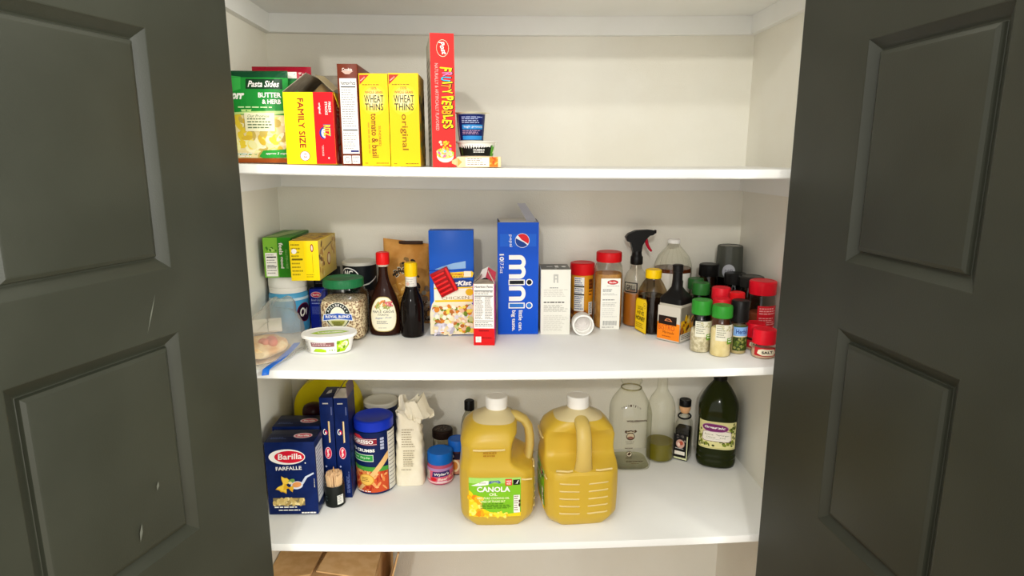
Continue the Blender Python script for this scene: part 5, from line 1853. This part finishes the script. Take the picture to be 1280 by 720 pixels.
# small square bottle
x = .594
t = thing('vanilla_bottle', 'small square clear bottle of black liquid with cork-and-black stopper and black label', 'bottle', x, .424, on(3, x), -33)
mb = MB()
mb.loft([ring(w, w, z, 8) for w, z in ((.040, .012), (.0425, .014), (.0425, .098), (.042, .100))], M('#0d0a0a', .12))
mb.build('liquid', t)
mb = MB()
mb.loft([ring(w, w, z, n) for w, z, n in ((.042, 0, 8), (.046, .002, 8), (.047, .006, 8), (.047, .106, 8), (.044, .120, 6), (.034, .131, 3.2), (.025, .138, 2), (.0235, .142, 2), (.0235, .160, 2))], CLEAR, True, False)
mb.build('bottle', t, angle=50)
mb = MB()
mb.tube([(.0185 * math.cos(a), .0185 * math.sin(a), .138 + .003 * math.sin(a)) for a in [2 * PI * i / 30 for i in range(31)]], .0028, BLK, 8)
mb.build('neck_string', t)
mb = MB()
mb.lathe([(.0120, .150), (.0165, .160), (.0172, .163), (.0172, .172)], M('#d9a87a', .6), 30)
mb.lathe([(.0178, .172), (.0182, .173), (.0182, .190), (.0165, .1925)], BLK, 30)
mb.build('stopper', t)
p = Print(.044, .085, f_front(.0240))
p.rect(.0, .0, 1, 1, M('#151414', .4))
p.poly([(.04, .03), (.96, .03), (.96, .95), (.90, .95), (.90, .10), (.04, .10)], M('#d9dcae', .4))
p.rect(.08, .20, .80, .34, M('#e8e2d4', .4))
p.ell(.46, .63, .30, .17, M('#c9a090', .4)); p.ell(.52, .66, .14, .08, M('#b3503a', .4)); p.ell(.35, .60, .10, .07, M('#ead0c0', .4))
p.blobs(.1, .75, .8, .95, 12, [M(c, .4) for c in ('#2a2828', '#8a8078', '#5a5450')], .08, .04, 3)
p.lines(.12, .40, .78, .46, 1, LGREY, 5)
p.build('label', t)

# big olive oil bottle
x = .6835
t = thing('olive_oil_bottle', 'large dark green bottle of olive oil with black cap and cream label with purple oval', 'bottle', x, .384, on(3, x), -18)
OLV = M('#1e2408', .1)
mb = MB()
mb.loft([ring(2 * r, 2 * r * .93, z, n, 52) for r, z, n in ((.050, 0, 3), (.0560, .004, 3), (.0580, .012, 3), (.0580, .024, 3), (.0562, .028, 3), (.0580, .032, 3), (.0580, .040, 3), (.0562, .044, 3), (.0580, .048, 3), (.0575, .062, 3), (.0575, .152, 3), (.0585, .158, 3), (.0590, .185, 2.6), (.056, .200, 2.4), (.046, .222, 2.1), (.033, .244, 2), (.022, .258, 2), (.0175, .266, 2), (.0170, .272, 2))], OLV)
mb.build('bottle', t, angle=50)
cap_mesh(.0200, .266, .2990, M('#0f0f0e', .35), 26).build('cap', t)
def f_ol(u, v, o):
    n, w = 3, .0578 + o
    a = u / .060
    c, s_ = math.sin(a), -math.cos(a)
    return (w * math.copysign(abs(c) ** (2 / n), c), .93 * w * math.copysign(abs(s_) ** (2 / n), s_), .064 + v)
p = Print(.120, .086, f_ol, .005)
p.rect(0, 0, 1, 1, M('#dfd89a', .4)); p.rect(0, .03, 1, .05, M('#c4bb74', .4))
lf = [M(c, .4) for c in ('#5a6420', '#7a8a2c', '#3a4218')]
p.blobs(.05, .1, .5, .35, 14, lf, .045, .045, 4); p.blobs(.55, .1, .9, .35, 12, lf, .045, .045, 5); p.blobs(.72, .4, .98, .95, 16, lf, .04, .05, 6); p.blobs(.02, .4, .18, .7, 8, lf, .035, .05, 7)
for ox, oy in ((.14, .24), (.30, .18), (.70, .22), (.84, .30), (.10, .42)): p.ell(ox, oy, .05, .065, M('#7a8428', .4))
p.poly([(.16, .34), (.18, .62), (.5, .72), (.78, .64), (.80, .36), (.72, .28), (.24, .28)], M('#8a5a78', .4))
p.poly([(.175, .35), (.195, .61), (.5, .70), (.765, .63), (.785, .37), (.71, .295), (.25, .295)], M('#efe9dc', .4))
p.text('Extra Virgin', .48, .52, .46, .075, M('#6a7040', .4), -2, .0); p.text('Olive Oil', .46, .43, .32, .06, M('#7a8050', .4), -2, .0); p.lines(.28, .34, .62, .37, 1, LGREY, 4)
p.ell(.42, .78, .27, .15, M('#a87a9a', .4), tilt=-2); p.ell(.42, .78, .25, .132, M('#7a2a68', .4), tilt=-2)
p.text('Organic', .42, .785, .38, .12, WHITE, -2, .04, .2)
p.build('label', t)

# yellow round-shouldered container and a dark jar behind the pasta
x = -.508
t = thing('yellow_container', 'big yellow round-shouldered plastic container against the back wall behind the pasta boxes', 'container', x, .452, on(3, x))
YP = M('#f0dc14', .4)
mb = MB()
def arch_ring(k, y):
    o = []
    w, h = .100 * k, .272 - .010 * (1 - k)
    for i in range(40):
        a = 2 * PI * i / 40
        c, s_ = math.cos(a), math.sin(a)
        o.append((w * c, y, h - .100 * k + .100 * k * s_) if s_ >= 0 else (w * math.copysign(abs(c) ** .35, c), y, max(.0, (h - .100 * k) * (1 - abs(s_) ** .35))))
    return o
mb.loft([arch_ring(.90, -.030), arch_ring(.97, -.027), arch_ring(1.0, -.018), arch_ring(1.0, .030), arch_ring(.97, .038)], YP)
mb.build('body', t, angle=50)
x = -.524
t = thing('dark_jar', 'jar with a domed dark maroon lid rising behind the second pasta box', 'jar', x, .348, on(3, x))
mb = MB()
mb.lathe([(.028, 0), (.030, .002), (.030, .165), (.027, .178)], M('#3a1c18', .3), 36)
mb.build('jar_wall', t)
mb = MB()
mb.lathe([(.0300, .172), (.0312, .175), (.0312, .200), (.0300, .208), (.0255, .216), (.017, .221), (.006, .2225)], M('#2a0c10', .3), 40)
mb.build('lid', t)

# ================================================================== BELOW
zb = -1.145
t = thing('cardboard_box', 'brown cardboard box under the lowest shelf, its top flaps loosely closed', 'box', -.481, .250, ZF + .0005)
mb = MB()
W_, D_, H_ = .296, .440, zb - ZF
th = .004
mb.box(-W_ / 2, W_ / 2, -D_ / 2, D_ / 2, 0, th, CARD)
mb.box(-W_ / 2, W_ / 2, -D_ / 2, -D_ / 2 + th, th, H_, CARD)
mb.box(-W_ / 2, W_ / 2, D_ / 2 - th, D_ / 2, th, H_, CARD)
mb.box(-W_ / 2, -W_ / 2 + th, -D_ / 2 + th, D_ / 2 - th, th, H_, CARD)
mb.box(W_ / 2 - th, W_ / 2, -D_ / 2 + th, D_ / 2 - th, th, H_, CARD)
mb.build('body', t)
def board(p0, p1, p2, p3, th_=.004):
    mb = MB()
    q = [Vector(a) for a in (p0, p1, p2, p3)]
    n = (q[1] - q[0]).cross(q[2] - q[0]).normalized() * th_
    if n.z < 0: n = -n
    mb.loft([[v for v in q], [v + n for v in q]], CARD)
    return mb.build('flap', t, angle=20)
hz = H_ + .0005
board((-W_ / 2, -D_ / 2, hz), (W_ / 2, -D_ / 2, hz), (W_ / 2 - .01, .0, hz + .001), (-W_ / 2 + .01, .0, hz + .001))
board((-W_ / 2, D_ / 2, hz), (W_ / 2, D_ / 2, hz), (W_ / 2 - .01, .004, hz + .001), (-W_ / 2 + .01, .004, hz + .001))
board((-W_ / 2, -D_ / 2 + .132, hz + .006), (-W_ / 2, D_ / 2 - .05, hz + .006), (-.012, D_ / 2 - .05, hz + .014), (-.026, -D_ / 2 + .134, hz + .016))
board((W_ / 2, -D_ / 2 + .122, hz + .006), (W_ / 2, D_ / 2 - .05, hz + .006), (.012, D_ / 2 - .05, hz + .018), (-.012, -D_ / 2 + .140, hz + .022))
mb = MB()
mb.loft([[(W_ / 2 + .004, -.06, H_ - .16), (W_ / 2 + .004, .18, H_ - .16), (W_ / 2 + .060, .18, H_ + .035), (W_ / 2 + .056, -.02, H_ + .035)], [(W_ / 2 + .008, -.06, H_ - .16), (W_ / 2 + .008, .18, H_ - .16), (W_ / 2 + .064, .18, H_ + .035), (W_ / 2 + .060, -.02, H_ + .035)]], CARD)
mb.build('loose_flap', t, angle=20)

# ------------------------------------------------------------------ settle: rest every thing on the slightly bowed boards without sinking in
bpy.context.view_layer.update()
for root in [o for o in C.objects if o.parent is None and o.type == 'EMPTY']:
    k = next((k for k in (1, 2, 3) if abs(root.location.z - on(k, root.location.x)) < 1e-5), None)
    if k is None: continue
    gap = 1.0
    for ch in root.children:
        for v in ch.data.vertices:
            if v.co.z + ch.location.z > .006: continue
            w = ch.matrix_world @ v.co
            if w.y > 0: gap = min(gap, w.z - sz(k, w.x))
    if gap < .0003: root.location.z += .0003 - gap
